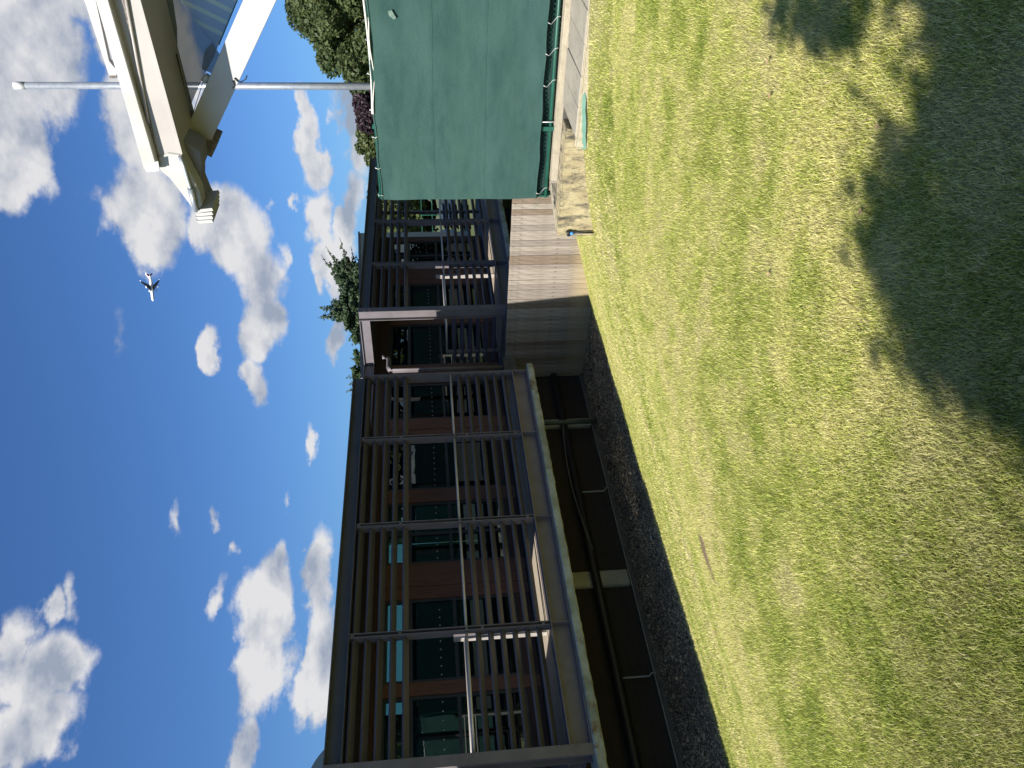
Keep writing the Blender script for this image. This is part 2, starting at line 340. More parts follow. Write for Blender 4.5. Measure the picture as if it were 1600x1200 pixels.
gx = np.concatenate([np.linspace(-60, -4, 40), np.linspace(-3.8, 13.67, 280)]); gy = np.concatenate([np.linspace(-60, -2, 40), np.linspace(-1.9, 10.05, 210)])
GX, GY = np.meshgrid(gx, gy, indexing='ij'); X = GX.ravel(); Y = GY.ravel(); Z = lawnz(X, Y)
Z = np.where((X > 8.32) & (Y < 4.95), Z-.45, Z)
idx = np.arange(len(X)).reshape(GX.shape); F4 = np.stack([idx[:-1, :-1], idx[1:, :-1], idx[1:, 1:], idx[:-1, 1:]], -1).reshape(-1)
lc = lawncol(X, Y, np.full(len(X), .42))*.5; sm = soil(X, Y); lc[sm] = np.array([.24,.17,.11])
numesh('lawn', np.stack([X, Y, Z], 1), F4, 4, lc, M['lawn'], 'structure', smooth=True)
MB().box(-900, 900, -900, 900, -2.9, -1.99).build('ground', M['farlawn'])['kind'] = 'structure'
MB().box(22.4, 400, 4, 400, -1.98, -.25).build('far_lawn', M['farlawn'])['kind'] = 'structure'
MB().box(9.3, 60, -60, 4.6, -1.98, -.12).build('tennis_court', M['court'])['kind'] = 'structure'
MB().box(-40, 22.3, 9.75, 12.6, -1.987, -1.955).build('gravel_bed', M['gravelbase'])['kind'] = 'structure'
# grass blades (nobody could count them)
def proj_ok(x, y, z, mu=140, mv=260):
    d = np.stack([x, y, z-EYE], 1); f = d @ np.array(FW); u = 600+FPX*(d @ np.array(RT))/f; v = 800-FPX*(d @ np.array(UP))/f
    return (f > .3) & (u > -mu) & (u < 1200+mu) & (v < 1600+mv)
def scatter(n, rmin, rmax):
    th = rng.uniform(R(8), R(88), n); r = np.sqrt(rng.uniform(rmin**2, rmax**2, n)); return r*np.cos(th), r*np.sin(th)
def blades(n, rmin, rmax, hgt, wid, tri3):
    x, y = scatter(n, rmin, rmax)
    ok = (y < 9.95+.09*rng.random(n)) & ~((x > 7.98) & (y < 3.72)) & ~((x > 8.2) & (y < 5.03)) & (x < 13.6)
    x, y = x[ok], y[ok]; z = lawnz(x, y); ok = proj_ok(x, y, z) & ~soil(x, y); x, y, z = x[ok], y[ok], z[ok]; n = len(x)
    tuft = fbm(x, y, 9, 2, 21)
    h = hgt*rng.uniform(.55, 1.35, n)*(.55+.9*tuft); w = wid*rng.uniform(.7, 1.3, n); a = rng.uniform(0, 2*math.pi, n)
    bend = rng.uniform(.2, 1.05, n); ca, sa = np.cos(a), np.sin(a); la = a+rng.uniform(-1, 1, n)+1.57; lx, ly = np.cos(la)*bend*h, np.sin(la)*bend*h
    P = lambda ox, oy, oz: np.stack([x+ox, y+oy, z+oz], 1)
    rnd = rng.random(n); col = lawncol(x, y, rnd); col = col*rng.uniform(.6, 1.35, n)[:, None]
    dead = rng.random(n) < .04; col[dead] = np.array([.5,.44,.27])*rng.uniform(.7, 1.1, dead.sum())[:, None]
    if tri3:
        vs = np.stack([P(-ca*w, -sa*w, -.004), P(ca*w, sa*w, -.004), P(-ca*w*.8+lx*.35, -sa*w*.8+ly*.35, h*.6), P(ca*w*.8+lx*.35, sa*w*.8+ly*.35, h*.6), P(lx, ly, h*.92)], 1)
        base = np.arange(n)[:, None]*5; fs = (base + np.array([0,1,3, 0,3,2, 2,3,4])).ravel()
        sh = np.array([.45,.45,.9,.9,1.1])
    else:
        vs = np.stack([P(-ca*w, -sa*w, -.004), P(ca*w, sa*w, -.004), P(lx, ly, h*.95)], 1)
        base = np.arange(n)[:, None]*3; fs = (base + np.array([0,1,2])).ravel(); sh = np.array([.7,.7,1.1])
    k = len(sh); cols = (col[:, None, :]*np.ones(k)[None, :, None]).reshape(-1, 3)
    return vs.reshape(-1, 3), fs, cols
bl = [blades(360000, 1.2, 3.6, .021, .00115, True), blades(450000, 3.4, 7.2, .021, .0018, False), blades(470000, 7.0, 17.0, .022, .0034, False)]
off = 0; vv = []; ff = []; cc = []
for v, f, c in bl: vv.append(v); ff.append(f+off); cc.append(c); off += len(v)
numesh('grass', np.concatenate(vv), np.concatenate(ff), 3, np.concatenate(cc), M['grass'], 'stuff')['category'] = 'grass'
bpy.data.objects['grass']['label'] = 'short mown lawn grass, green with straw patches'
# gravel stones
def stones(n):
    th = rng.uniform(0, 2*math.pi, n); x = rng.uniform(.5, 13.6, n); y = rng.uniform(9.8, 12.0, n)
    keep = (y > 9.95) | (rng.random(n) < .25); x, y = x[keep], y[keep]; n = len(x); s = .0095*rng.lognormal(0, .5, n)
    z = np.maximum(-1.953, np.where(y < 10.05, lawnz(x, y), -9)+.0)
    o = np.array([[1,0,0],[-1,0,0],[0,1,0],[0,-1,0],[0,0,.7],[0,0,-.7]], float)
    q = rng.normal(size=(n, 3, 3)); q, _ = np.linalg.qr(q)
    vs = np.stack([x, y, z], 1)[:, None, :] + np.einsum('nij,kj->nki', q, o)*s[:, None, None]*rng.uniform(.5, 1.5, (n, 6, 1))
    f = np.array([0,2,4, 2,1,4, 1,3,4, 3,0,4, 2,0,5, 1,2,5, 3,1,5, 0,3,5]); fs = (np.arange(n)[:, None]*6+f).ravel()
    g = 2.0*rng.uniform(.05, .36, n)**1.5*(.6+.9*fbm(x, y, 2.2, 3, 33)); col = np.stack([g*1.3, g*.95, g*.52], 1)
    return vs.reshape(-1, 3), fs, np.repeat(col, 6, 0)
v, f, c = stones(52000); o = numesh('gravel', v, f, 3, c, M['stone'], 'stuff'); tagx(o, 'loose gravel strip in the shade of the pavilion', 'gravel')
# ------------------------------------------------------------------ pavilion
D = 10.33; ROOF = 3.15; BLK = 9.76; X0S = (-5.52, 4.24, 14.0); WB = 7.57
pav = empty('pavilion', 'long flat-roofed glazed pavilion with dark louvred verandas and cedar panels above the gravel', 'building', (8, 14, -1.6))
P_ = pav
ZS = (2.84, 2.66, 2.48, 2.30, 2.12, 1.06, .88, .70, .52, .34, .16)
def slatmesh(w):
    b = MB(); c, s_ = math.cos(R(32)), math.sin(R(32)); hw, ht = .062, .015
    pr = [(-hw*c-ht*s_, -hw*s_*-1-ht*c), (-hw*c+ht*s_, hw*s_+ht*c), (hw*c+ht*s_, -hw*s_+ht*c), (hw*c-ht*s_, -hw*s_-ht*c)]
    b.prism([(0, p[0], p[1]) for p in pr], (w, 0, 0))
    me = bpy.data.meshes.new('slat'); me.from_pydata(b.v, [], b.f); me.materials.append(M['slat']); return me
inv = pav.matrix_world.inverted()
def part(name, me, x, y, z, parent=None):
    o = bpy.data.objects.new(name, me); C.objects.link(o); o.parent = parent or pav; o.location = Vector((x, y, z)) - pav.location; return o
for x0 in X0S:
    posts = [x0, x0+1.87, x0+3.86, x0+5.83, x0+WB]; last = x0+WB
    # column at the start of the block: I section
    b = MB(); b.box(x0-.075, x0+.075, D-.11, D-.096, -.32, ROOF+.004); b.box(x0-.075, x0+.075, D+.126, D+.14, -.32, ROOF+.004); b.box(x0-.006, x0+.006, D-.096, D+.126, -.32, ROOF)
    for zz in (3.02, 2.9, 1.25, -.1):
        for dx in (-.045, .045): b.tube([(x0+dx, D-.122, zz), (x0+dx, D-.108, zz)], .011, 6)
    b.build('column', M['steel'], P_)
    for i in (1, 2, 3, 4):
        xp = posts[i]; b = MB(); e = .03
        if i < 4:
            for dx in (-.034, .022): b.box(xp+dx, xp+dx+.012, D-.10, D+.06, -.005, 2.918)
            for zz in (.1, 1.0, 1.23, 2.2, 2.88): b.box(xp-.022, xp+.022, D-.094, D+.02, zz-.02, zz+.02)
        else: b.box(xp-.008, xp+.008, D-.11, D+.13, -.31, 2.918)
        b.build('post', M['steel'], P_)
    for i in range(4):
        a = posts[i]+(.08 if i == 0 else .035); w = posts[i+1]-.035-a if i < 3 else posts[4]-.009-a; me = slatmesh(w)
        for z in ZS: part('slat', me, a, D+random.uniform(-.003, .003), z+random.uniform(-.004, .004))
        MB().tube([(a, D-.05, 1.235), (a+w, D-.05, 1.235)], .022, 10).build('mid_rail', M['rail'], P_, True)
    a0, a1 = x0+.078, last+.02
    MB().beamI('x', a0, a1, D-.11, D+.11, 2.92, ROOF).build('roof_edge_beam', M['roofmetal'], P_)
    b = MB().beamI('x', a0, a1, D-.11, D+.11, -.31, -.008)
    for xp in posts[1:4]: b.box(xp-.006, xp+.006, D-.1, D-.009, -.294, -.024)
    b.build('floor_edge_beam', M['steel'], P_)
    for xs, tg in ((x0, .1), (last, .1)):      # the veranda's ends
        MB().beamI('y', D+.142, 11.84, xs-.05, xs+.05, 2.92, ROOF).build('side_roof_beam', M['steel'], P_)
        MB().beamI('y', D+.142, 11.84, xs-.05, xs+.05, -.25, -.008).build('side_floor_beam', M['steel'], P_)
    me = slatmesh(1.28)
    for z in ZS[5:]:
        o = part('slat', me, x0+.01, D+.16, z); o.rotation_euler = (0, 0, math.pi/2)
    MB().tube([(x0, D+.13, 1.235), (x0, 11.5, 1.235)], .022, 8).build('mid_rail', M['rail'], P_, True)
    MB().box(x0-.03, x0+.03, 11.44, 11.5, 0, 1.26).build('post', M['steel'], P_)
    # decking boards, soffit, roof over the veranda
    for k in range(9):
        y0 = D+.12+k*.155; MB().box(x0+.06, last-.06, y0, y0+.148, -.03, 0).build('deck_board', M['deck'], P_)
    MB().box(x0+.06, last-.06, D+.115, 11.9, 2.90, 2.935).build('soffit', M['soffit'], P_)
    MB().box(x0+.06, last-.06, D+.115, 11.85, ROOF-.06, ROOF-.003).build('veranda_roof', M['roofmetal'], P_)
    # ground-floor concrete edge: lumpy, stained
    n = 90; xs = np.linspace(x0-.28, last+.14, n); ring = []; vs = []
    for i, x in enumerate(xs):
        j = .012*math.sin(i*1.7)+random.uniform(-.007, .007) + (.02 if (i//11) % 2 else 0); q = random.uniform(-.008, .008)
        vs += [(x, D-.13-j, -.318), (x, D-.155-j, -.335+q), (x, D-.155-j, -.43+q), (x, D-.13, -.455+q), (x, D+.3, -.455), (x, D+.3, -.318)]
    fs = [(i*6+k, i*6+(k+1) % 6, (i+1)*6+(k+1) % 6, (i+1)*6+k) for i in range(n-1) for k in range(6)] + [tuple(range(6))[::-1], tuple((n-1)*6+k for k in range(6))]
    MB().add(vs, fs).build('slab_edge', M['slab'], P_)
    # sunlit end post of the inner handrail with its two rails
    hx = x0+2.0; h = MB().box(hx-.018, hx+.018, D+.36, D+.46, 0, 1.42).build('handrail', M['rail'], P_)
    for z in (1.25, 1.06):
        b = MB(); b.tube([(x0+.12, D+.38, z), (hx-.02, D+.38, z), (hx-.004, D+.40, z)], .02, 8); o = b.build('rail', M['rail'], h, True)
# continuous roof behind the veranda and the notch beams
MB().box(-8, 22.0, 11.86, 17.6, 2.93, ROOF-.002).build('main_roof', M['roofmetal'], P_)
for x0 in X0S:
    a, b_ = x0+WB-BLK+.06, x0-.06
    MB().beamI('x', a, b_, 11.74, 11.85, 2.92, ROOF+.002).build('notch_beam', M['steel'], P_)
MB().box(-8, 21.9, 11.45, 17.6, -.33, -.034).build('floor_slab', M['plinth'], P_)
MB().box(-8, 21.9, 11.85, 17.5, -.03, .001).build('inner_floor', M['carpet'], P_)
# window wall
YW = 12.0
def timber(a, b, n):
    for k in range(n):
        w = (b-a)/n; MB().box(a+k*w+.004, a+(k+1)*w-.004, YW-.05-.006*(k % 2), YW+.05, .02, 2.585).build('cedar_panel', M['cedar'], P_)
def window(a, b, mull=()):
    f = MB(); y0, y1 = YW-.03, YW+.03
    f.box(a, a+.05, y0, y1, .27, 2.585); f.box(b-.05, b, y0, y1, .27, 2.585); f.box(a+.05, b-.05, y0, y1, .27, .33); f.box(a+.05, b-.05, y0, y1, 2.53, 2.585)
    f.box(a+.05, b-.05, y0+.002, y1, 2.09, 2.16); f.box(a+.05, b-.05, y0+.002, y1, 1.33, 1.385)
    for mx in mull: f.box(mx-.03, mx+.03, y0-.004, y1, .33, 2.53)
    w = f.build('window', M['darkframe'], P_)
    ed = [a+.05]+list(mull)+[b-.05]
    for i in range(len(ed)-1):
        for z0, z1 in ((.33, 1.33), (1.385, 2.09), (2.16, 2.53)):
            MB().box(ed[i]+(.03 if i else 0), ed[i+1]-(.03 if i < len(ed)-2 else 0), YW-.006, YW+.006, z0, z1).build('pane', M['glass'], w)
    d = MB(); x = a+.12                         # a row of dots on the glass at eye height
    while x < b-.08:
        d.tube([(x, YW-.011, 1.62), (x, YW-.0075, 1.62)], .009, 8); x += .15
    d.build('glass_dots', M['tie'], w)
for x0 in X0S:
    q = {-5.52: -9.72, 4.24: 0.0, 14.0: 9.70}[x0]
    if x0 > 10: wins = [(4.42, 6.0, ()), (6.23, 7.77, ()), (8.52, 9.95, (9.2,))]; tims = [(6.0, 6.23, 1), (7.77, 8.52, 3), (9.95, 10.2, 1), (3.80, 4.42, 2)]
    else: wins = [(4.42, 6.0, ()), (6.23, 7.77, ()), (8.52, 9.95, (9.2,)), (10.28, 11.62, ()), (12.3, 13.46, ())]; tims = [(6.0, 6.23, 1), (7.77, 8.52, 3), (9.95, 10.28, 1), (11.62, 12.3, 2), (3.80, 4.42, 2)]
    for a, b, m_ in wins:
        window(a+q, b+q, tuple(k+q for k in m_))
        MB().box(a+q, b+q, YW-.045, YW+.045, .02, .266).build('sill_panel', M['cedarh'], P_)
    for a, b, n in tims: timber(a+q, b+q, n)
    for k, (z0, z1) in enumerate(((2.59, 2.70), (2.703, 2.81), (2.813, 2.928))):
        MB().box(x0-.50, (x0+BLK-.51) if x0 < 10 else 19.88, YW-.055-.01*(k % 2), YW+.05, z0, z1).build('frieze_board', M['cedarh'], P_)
    # rainwater downpipe with a swept elbow in the notch
    px = x0-.53; MB().tube([(px+.50, 11.55, 2.72), (px+.50, 11.55, 2.66), (px+.47, 11.55, 2.60), (px+.40, 11.55, 2.575), (px+.12, 11.55, 2.575), (px+.03, 11.55, 2.55), (px, 11.55, 2.47), (px, 11.55, -.2)], .05, 14).build('downpipe', M['steel'], P_, True)
# end wall and rooms
MB().box(19.8, 19.9, 12.06, 17.5, .0, 2.92).build('end_wall', M['cedar'], P_)
for a, b, h in ((-8, 2.2, 2.92), (2.3, 6.1, 2.22), (6.2, 11.9, 2.3), (12.0, 16.2, 2.92), (16.3, 19.8, 2.2)):
    MB().box(a, b, 15.9, 16.0, 0, h).build('inner_wall', M['interior'], P_)
for x in (2.22, 6.12, 11.92, 16.22): MB().box(x, x+.06, 12.9, 15.89, 0, 2.92).build('partition', M['interior'], P_)
for k in range(13):
    x = -3+k*1.75+random.uniform(-.2, .2); b = MB(); y = 13.3+random.random(); b.box(x, x+1.2, y, y+.6, .7, .73); b.box(x+.02, x+.06, y+.02, y+.58, 0, .7); b.box(x+1.14, x+1.18, y+.02, y+.58, 0, .7)
    o = b.build('desk', M['desk']); tagx(o, 'pale desk behind the dark pavilion glass', 'desk', 'desks inside the pavilion')
# small post in the open far corner of the veranda
MB().box(20.9, 20.98, 11.7, 11.78, 0, 2.9).build('post', M['steel'], P_)
MB().box(19.95, 21.45, 11.72, 11.76, .95, 1.02).build('mid_rail', M['steel'], P_)
for z in ZS[5:]:
    o = part('slat', slatmesh(1.4), 20.0, 11.74, z)
# undercroft: boarding, plinth, piers, pipes (the ground lies well below the floor here)
KU = 1.115; GZ = -1.915
pans = [(-5.2, -.2), (-.18, 3.9), (3.92, 7.82), (8.17, 11.9), (12.19, 13.6)]
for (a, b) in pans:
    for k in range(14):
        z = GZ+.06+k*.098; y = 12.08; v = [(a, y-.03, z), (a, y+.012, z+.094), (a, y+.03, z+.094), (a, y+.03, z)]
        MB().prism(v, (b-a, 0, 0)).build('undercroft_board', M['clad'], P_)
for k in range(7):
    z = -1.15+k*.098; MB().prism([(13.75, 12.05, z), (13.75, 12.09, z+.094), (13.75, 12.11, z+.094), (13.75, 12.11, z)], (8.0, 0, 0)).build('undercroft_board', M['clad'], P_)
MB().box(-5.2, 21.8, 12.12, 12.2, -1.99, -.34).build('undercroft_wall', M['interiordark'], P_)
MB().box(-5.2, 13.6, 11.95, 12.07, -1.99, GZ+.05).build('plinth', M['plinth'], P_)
MB().tube([(-5.2, 11.93, GZ+.065), (13.6, 11.93, GZ+.065)], .008, 6).build('conduit', M['whitepipe'], P_, True)
MB().box(11.92, 12.17, 12.0, 12.1, GZ+.06, -.46).build('pier', M['pier'], P_, bevel=.02); MB().box(7.83, 8.16, 12.0, 12.1, GZ+.06, -.46).build('pier', M['pier'], P_, bevel=.02)
MB().tube([(11.85, 11.80, -1.99), (11.85, 11.80, -.45)], .053, 14).build('undercroft_pipe', M['greenpipe'], P_, True)
MB().tube([(-3, 11.90, -1.22), (13.5, 11.90, -1.22)], .085, 12).build('service_pipe', M['blackpipe'], P_, True)
for xx in (10.02, 6.05): MB().tube([(xx, 11.98, -1.28), (xx, 11.98, -1.77), (xx, 11.88, -1.80), (xx, 11.88, -1.86)], .015, 8).build('drain_pipe', M['whitepipe'], P_, True)
pts = [(8.5+i*.134, 11.82+.004*math.sin(i*1.9), -1.10-.0008*(i-14)**2) for i in range(26)]
MB().tube(pts, .009, 6).build('twisted_cable', M['grey'], P_, True)
# ------------------------------------------------------------------ weathered timber fence
FX = 13.67
tf = empty('timber_fence', 'weathered grey vertical board fence between the gravel and the green screened fence', 'fence', (FX, 9, -1.9))
greys = [mat('weathered_board_%s' % n, c1, c2, 5, .9, 0, .5, 40, stretch=(6, 14, .9), dirt=dr, dscale=2.6, dlo=.55, dhi=.75) for n, c1, c2, dr in
         (('pale', (.37,.325,.275), (.23,.195,.16), (.12,.085,.055)), ('grey', (.29,.25,.215), (.18,.15,.125), (.10,.075,.05)), ('brown', (.235,.18,.135), (.15,.11,.08), (.08,.055,.035)))]
def knots(Mx):
    t = Mx.node_tree; n = t.nodes; l = t.links; P = n['Principled BSDF']; src = P.inputs['Base Color'].links[0].from_socket
    co = n.new('ShaderNodeTexCoord'); mp = n.new('ShaderNodeMapping'); l.new(co.outputs['Object'], mp.inputs[0]); mp.inputs['Scale'].default_value = (0, 9, 4.2)
    vo = n.new('ShaderNodeTexVoronoi'); l.new(mp.outputs[0], vo.inputs['Vector']); vo.inputs['Scale'].default_value = 1.0; vo.inputs['Randomness'].default_value = 1
    mr = n.new('ShaderNodeMapRange'); l.new(vo.outputs['Distance'], mr.inputs[0]); mr.inputs[1].default_value = .17; mr.inputs[2].default_value = .08
    mx = n.new('ShaderNodeMix'); mx.data_type = 'RGBA'; l.new(mr.outputs[0], mx.inputs[0]); l.new(src, mx.inputs[6]); mx.inputs[7].default_value = (.07,.045,.03,1); l.new(mx.outputs[2], P.inputs['Base Color'])
    # sandy staining low down where mud splashes
    sp = n.new('ShaderNodeSeparateXYZ'); l.new(co.outputs['Object'], sp.inputs[0]); m2 = n.new('ShaderNodeMapRange'); l.new(sp.outputs['Z'], m2.inputs[0])
    m2.inputs[1].default_value = .70; m2.inputs[2].default_value = .35; m2.inputs[4].default_value = .55
    m3 = n.new('ShaderNodeMix'); m3.data_type = 'RGBA'; l.new(m2.outputs[0], m3.inputs[0]); l.new(mx.outputs[2], m3.inputs[6]); m3.inputs[7].default_value = (.42,.32,.15,1); l.new(m3.outputs[2], P.inputs['Base Color'])
for g in greys: knots(g)
y = 12.06; k = 0
while y > 4.4:
    w = random.choice((.105, .112, .125, .14)); dx = random.uniform(-.004, .004); top = -.085+random.uniform(-.004, .003)
    me = bpy.data.meshes.new('fence_board'); b = MB().box(-.011, .011, 0, w-.005, 0, top+2.05)
    me.from_pydata(b.v, [], b.f); bm = bmesh.new(); bm.from_mesh(me); bmesh.ops.recalc_face_normals(bm, faces=bm.faces); bmesh.ops.bevel(bm, geom=bm.edges[:], offset=.003, segments=1); bm.to_mesh(me); bm.free()
    me.materials.append(greys[random.choice((0, 0, 1, 1, 2))])
    o = bpy.data.objects.new('fence_board', me); C.objects.link(o); o.parent = tf; o.location = Vector((FX+dx, y-w, -2.05))-tf.location
    y -= w; k += 1
for yy in (11.6, 9.8, 8.0, 6.2): MB().box(FX+.03, FX+.13, yy-.05, yy+.05, -2.05, -.15).build('fence_post', greys[2], tf)
for zz in (-.4, -1.5): MB().box(FX+.013, FX+.03, 4.5, 12.0, zz-.04, zz+.04).build('fence_rail', greys[2], tf)
# ------------------------------------------------------------------ retaining wall, footing and path
rw = empty('retaining_wall', 'stained sandy concrete retaining wall at the end of the paved path', 'wall', (8.3, 4.5, -.6))
def rough_prism(poly, z0, z1, n, amp, name, material, parent):   # poly in XY, walls subdivided and roughened
    bm = bmesh.new(); vs = [bm.verts.new((p[0], p[1], z0)) for p in poly]; f = bm.faces.new(vs)
    r = bmesh.ops.extrude_face_region(bm, geom=[f]); bmesh.ops.translate(bm, vec=(0, 0, z1-z0), verts=[e for e in r['geom'] if isinstance(e, bmesh.types.BMVert)])
    bmesh.ops.recalc_face_normals(bm, faces=bm.faces); bmesh.ops.bevel(bm, geom=bm.edges[:], offset=.015, segments=2)
    bmesh.ops.triangulate(bm, faces=bm.faces[:])
    for _ in range(n): bmesh.ops.subdivide_edges(bm, edges=[e for e in bm.edges if e.calc_length() > .07], cuts=1, use_grid_fill=True)
    bm.normal_update()
    for v in bm.verts: v.co += v.normal*random.uniform(-amp, amp)
    me = bpy.data.meshes.new(name); bm.to_mesh(me); bm.free(); me.materials.append(material); return place(name, me, parent)
rough_prism([(8.27, 3.62), (8.55, 3.62), (8.55, 4.80), (8.27, 4.99)], -1.2, .0, 4, .004, 'wall_face', M['streaked'], rw)
rough_prism([(8.56, 4.79), (8.95, 4.62), (9.02, 4.74), (8.36, 5.0), (8.28, 5.0)], -1.2, .005, 3, .004, 'wall_return', M['kerb'], rw)
MB().box(8.56, 8.97, 3.62, 4.6, -1.2, -.07).build('gravel_pocket', M['darkgravel'], rw)
rough_prism([(8.96, -3), (9.30, -3), (9.30, 4.70), (8.96, 4.60)], -1.2, .012, 3, .003, 'footing', M['kerb'], rw)
path = empty('path', 'narrow path of pale concrete slabs beside the green fence', 'path', (8.5, 2, -.05)); del path['category']; del path['label']; path['kind'] = 'structure'
yj = 3.60; 
while yj > -3:
    w = .325; z = -.052+random.uniform(-.004, .004); s_ = random.uniform(-.01, .01)
    b = MB(); xo = 8.02+random.uniform(-.012, .012); b.prism([(xo, yj-w+.007, z-.06), (8.95, yj-w+.007+s_, z-.06), (8.95, yj+s_, z-.06), (xo, yj, z-.06)], (0, 0, .06))
    b.build('paving_slab', M['paving'], path, bevel=.005); yj -= w
MB().box(8.03, 8.95, -3, 3.6, -.5, -.118).build('bedding', M['gravelbase'], path)
rough_prism([(7.96, -3), (8.005, -3), (8.005, 3.7), (7.97, 3.7)], -.4, -.055, 3, .006, 'edging', M['kerb'], path)
# black strap and hose connector on the end of the wall
ho = empty('hose_connector', 'short black pipe with a blue collar fixed to the end of the concrete wall', 'pipe', (8.25, 4.95, -.3))
MB().tube([(8.235, 4.93, -.50), (8.235, 4.93, -.14)], .011, 8).build('pipe', M['blackpipe'], ho, True)
MB().tube([(8.235, 4.965, -.14), (8.235, 4.90, -.12)], .024, 10).build('clamp', M['blackpipe'], ho, True)
MB().tube([(8.225, 4.93, -.19), (8.225, 4.93, -.15)], .02, 10).build('collar', M['blue'], ho, True)
# pale green scrap of cloth at the path edge
a, b_ = onZ(925, 150, -.13), onZ(922, 214, -.2); bmv = []; n = 12
for i in range(n+1):
    t = i/n; y = 3.72-(3.72-3.05)*t; w = .05*math.sin(math.pi*min(1, t*1.0+.05))**.6
    for j in range(4): bmv.append((8.0-.02-w*j/3, y, lawnz(np.array([8.0]), np.array([y]))[0]+.075-.045*j/3+random.uniform(-.006, .006)))
fs = [(i*4+j, i*4+j+1, (i+1)*4+j+1, (i+1)*4+j) for i in range(n) for j in range(3)]
o = MB().add(bmv, fs).build('cloth_scrap', M['mint'], None, True); tagx(o, 'pale green scrap of cloth lying between the path edge and the grass', 'cloth')
# ------------------------------------------------------------------ green screened fence
GX_ = 9.07; YE = 4.88
gf = empty('court_fence', 'green chain-link fence covered by a taut woven green windscreen', 'fence', (GX_, 2, 0))
def fencez(px, py): return onX(px, py, GX_)
def topz(y): return 2.175+.012*math.sin(y*2.1)-.02*max(0, min(2, 3.6-y))*.25
ny_, nz_ = 260, 26; vs = []
for i in range(ny_+1):
    y = YE-(YE+13)*i/ny_; zt = topz(y)-.02*abs(math.sin(y*math.pi/.62)); zb = .155+.015*abs(math.sin(y*math.pi/.62))+.015*min(3, YE-y)*.2
    for j in range(nz_+1):
        t = j/nz_; e = min(t, 1-t); z = zb+(zt-zb)*t
        x = GX_-.045-.012*math.sin(y*1.7+t*3)-.010*math.sin(y*5.1+t*2)*(1-e)-.006*math.sin(t*19+y*.8) - (.012*math.sin(y*math.pi/.31) if e < .06 else 0)
        vs.append((x, y, z))
fs = [(i*(nz_+1)+j, (i+1)*(nz_+1)+j, (i+1)*(nz_+1)+j+1, i*(nz_+1)+j+1) for i in range(ny_) for j in range(nz_)]
scr = MB().add(vs, fs).build('windscreen', M['screen'], gf, True)
b = MB()
for i in range(ny_):
    pass
hem = MB(); hem.tube([(vs[i*(nz_+1)][0]-.004, vs[i*(nz_+1)][1], vs[i*(nz_+1)][2]+.012) for i in range(0, ny_+1, 2)], .009, 6); hem.tube([(vs[i*(nz_+1)+nz_][0]-.004, vs[i*(nz_+1)+nz_][1], vs[i*(nz_+1)+nz_][2]-.012) for i in range(0, ny_+1, 2)], .009, 6)
hem.build('hem', M['screen'], scr, True)
for t_ in (9, 17):                               # stitched seams running along the cloth
    sm_ = MB(); ln = [vs[i*(nz_+1)+t_] for i in range(0, ny_+1, 2)]
    for k in range(len(ln)-1):
        a_, b2_ = ln[k], ln[k+1]; sm_.add([(a_[0]-.0035, a_[1], a_[2]-.008), (b2_[0]-.0035, b2_[1], b2_[2]-.008), (b2_[0]-.0035, b2_[1], b2_[2]+.008), (a_[0]-.0035, a_[1], a_[2]+.008)], [(0, 1, 2, 3)])
    sm_.build('seam', M['screen'], scr)
pp = MB()                                       # pale rubbed patches on the cloth
c0 = fencez(611, 20); 
for dy, dz, s_ in ((0, 0, .05), (.05, .06, .03)): 
    pass
quad = [fencez(x, y) for x, y in ((606, 14), (612, 12), (619, 24), (616, 27), (608, 21))]
MB().prism([(GX_-.085, q.y, q.z) for q in quad], (.002, 0, 0)).build('patch', M['rubbed'], scr)['label'] = 'pale worn patch'
for yy in (YE-.03, 3.95, 2.0, .1, -1.8, -4.2, -6.6, -9, -11.4): MB().tube([(GX_+.04, yy, -.1), (GX_+.04, yy, 2.2)], .03, 12).build('post', M['meshgreen'], gf, True)
MB().tube([(GX_, YE, 2.165), (GX_, -8.1, 2.165)], .014, 8).build('top_wire', M['meshgreen'], gf, True)
MB().tube([(GX_, YE, .045), (GX_, 2.9, .06), (GX_, -8.1, .085)], .021, 10).build('bottom_rail', M['meshgreen'], gf, True)
MB().box(GX_-.03, GX_-.01, 3.93, 3.985, -.0, .2).build('bracket', M['meshgreen'], gf)
MB().box(GX_+.05, GX_+.06, -2, YE-.03, .0, .21).build('added_gap_backing', M['gapgreen'], gf)  # added dark sheet, so the gap below the screen reads as dark
cl = MB(); s_ = .055                            # chain-link wires where the screen stops short
yy = YE
while yy > 1.9:
    for sg in (1, -1):
        cl.tube([(GX_+.01, yy, .02), (GX_+.01, yy-sg*.18, .2)], .0022, 4)
    yy -= s_
cl.build('chain_link', M['chain'], gf)
MB().box(GX_-.01, GX_+.012, YE-.02, YE, .0, .17).build('end_bar', M['meshgreen'], gf)
for i, yy in enumerate((4.82, 4.45, 4.05, 3.72, 3.30, 2.92, 2.55, 2.15)):
    z = topz(yy); b = MB(); b.tube([(GX_-.02+.03*math.cos(a), yy+random.uniform(-.01, .01), z-.01+.035*math.sin(a)) for a in np.linspace(0, 2*math.pi, 9)], .0045, 5); b.build('top_tie', M['tie'], gf, True)
for i, yy in enumerate((4.80, 3.42, 3.06, 2.72, 2.36)):
    b = MB(); z = .18; b.tube([(GX_-.055, yy, z), (GX_-.05, yy+.02, z-.04), (GX_-.02, yy-.05, .07), (GX_-.02, yy-.055, .03)], .0035, 5); b.build('bottom_tie', M['tie'], gf, True)
MB().tube([(GX_-.055, 3.86, .2), (GX_-.05, 3.86, .02)], .007, 6).build('bottom_tie', M['tie'], gf, True)
rp = [(GX_-.055-.01*math.sin(y*7), y, topz(y)+.012+.03*math.sin((y-4)*2.3)) for y in np.linspace(3.75, -2.2, 50)]
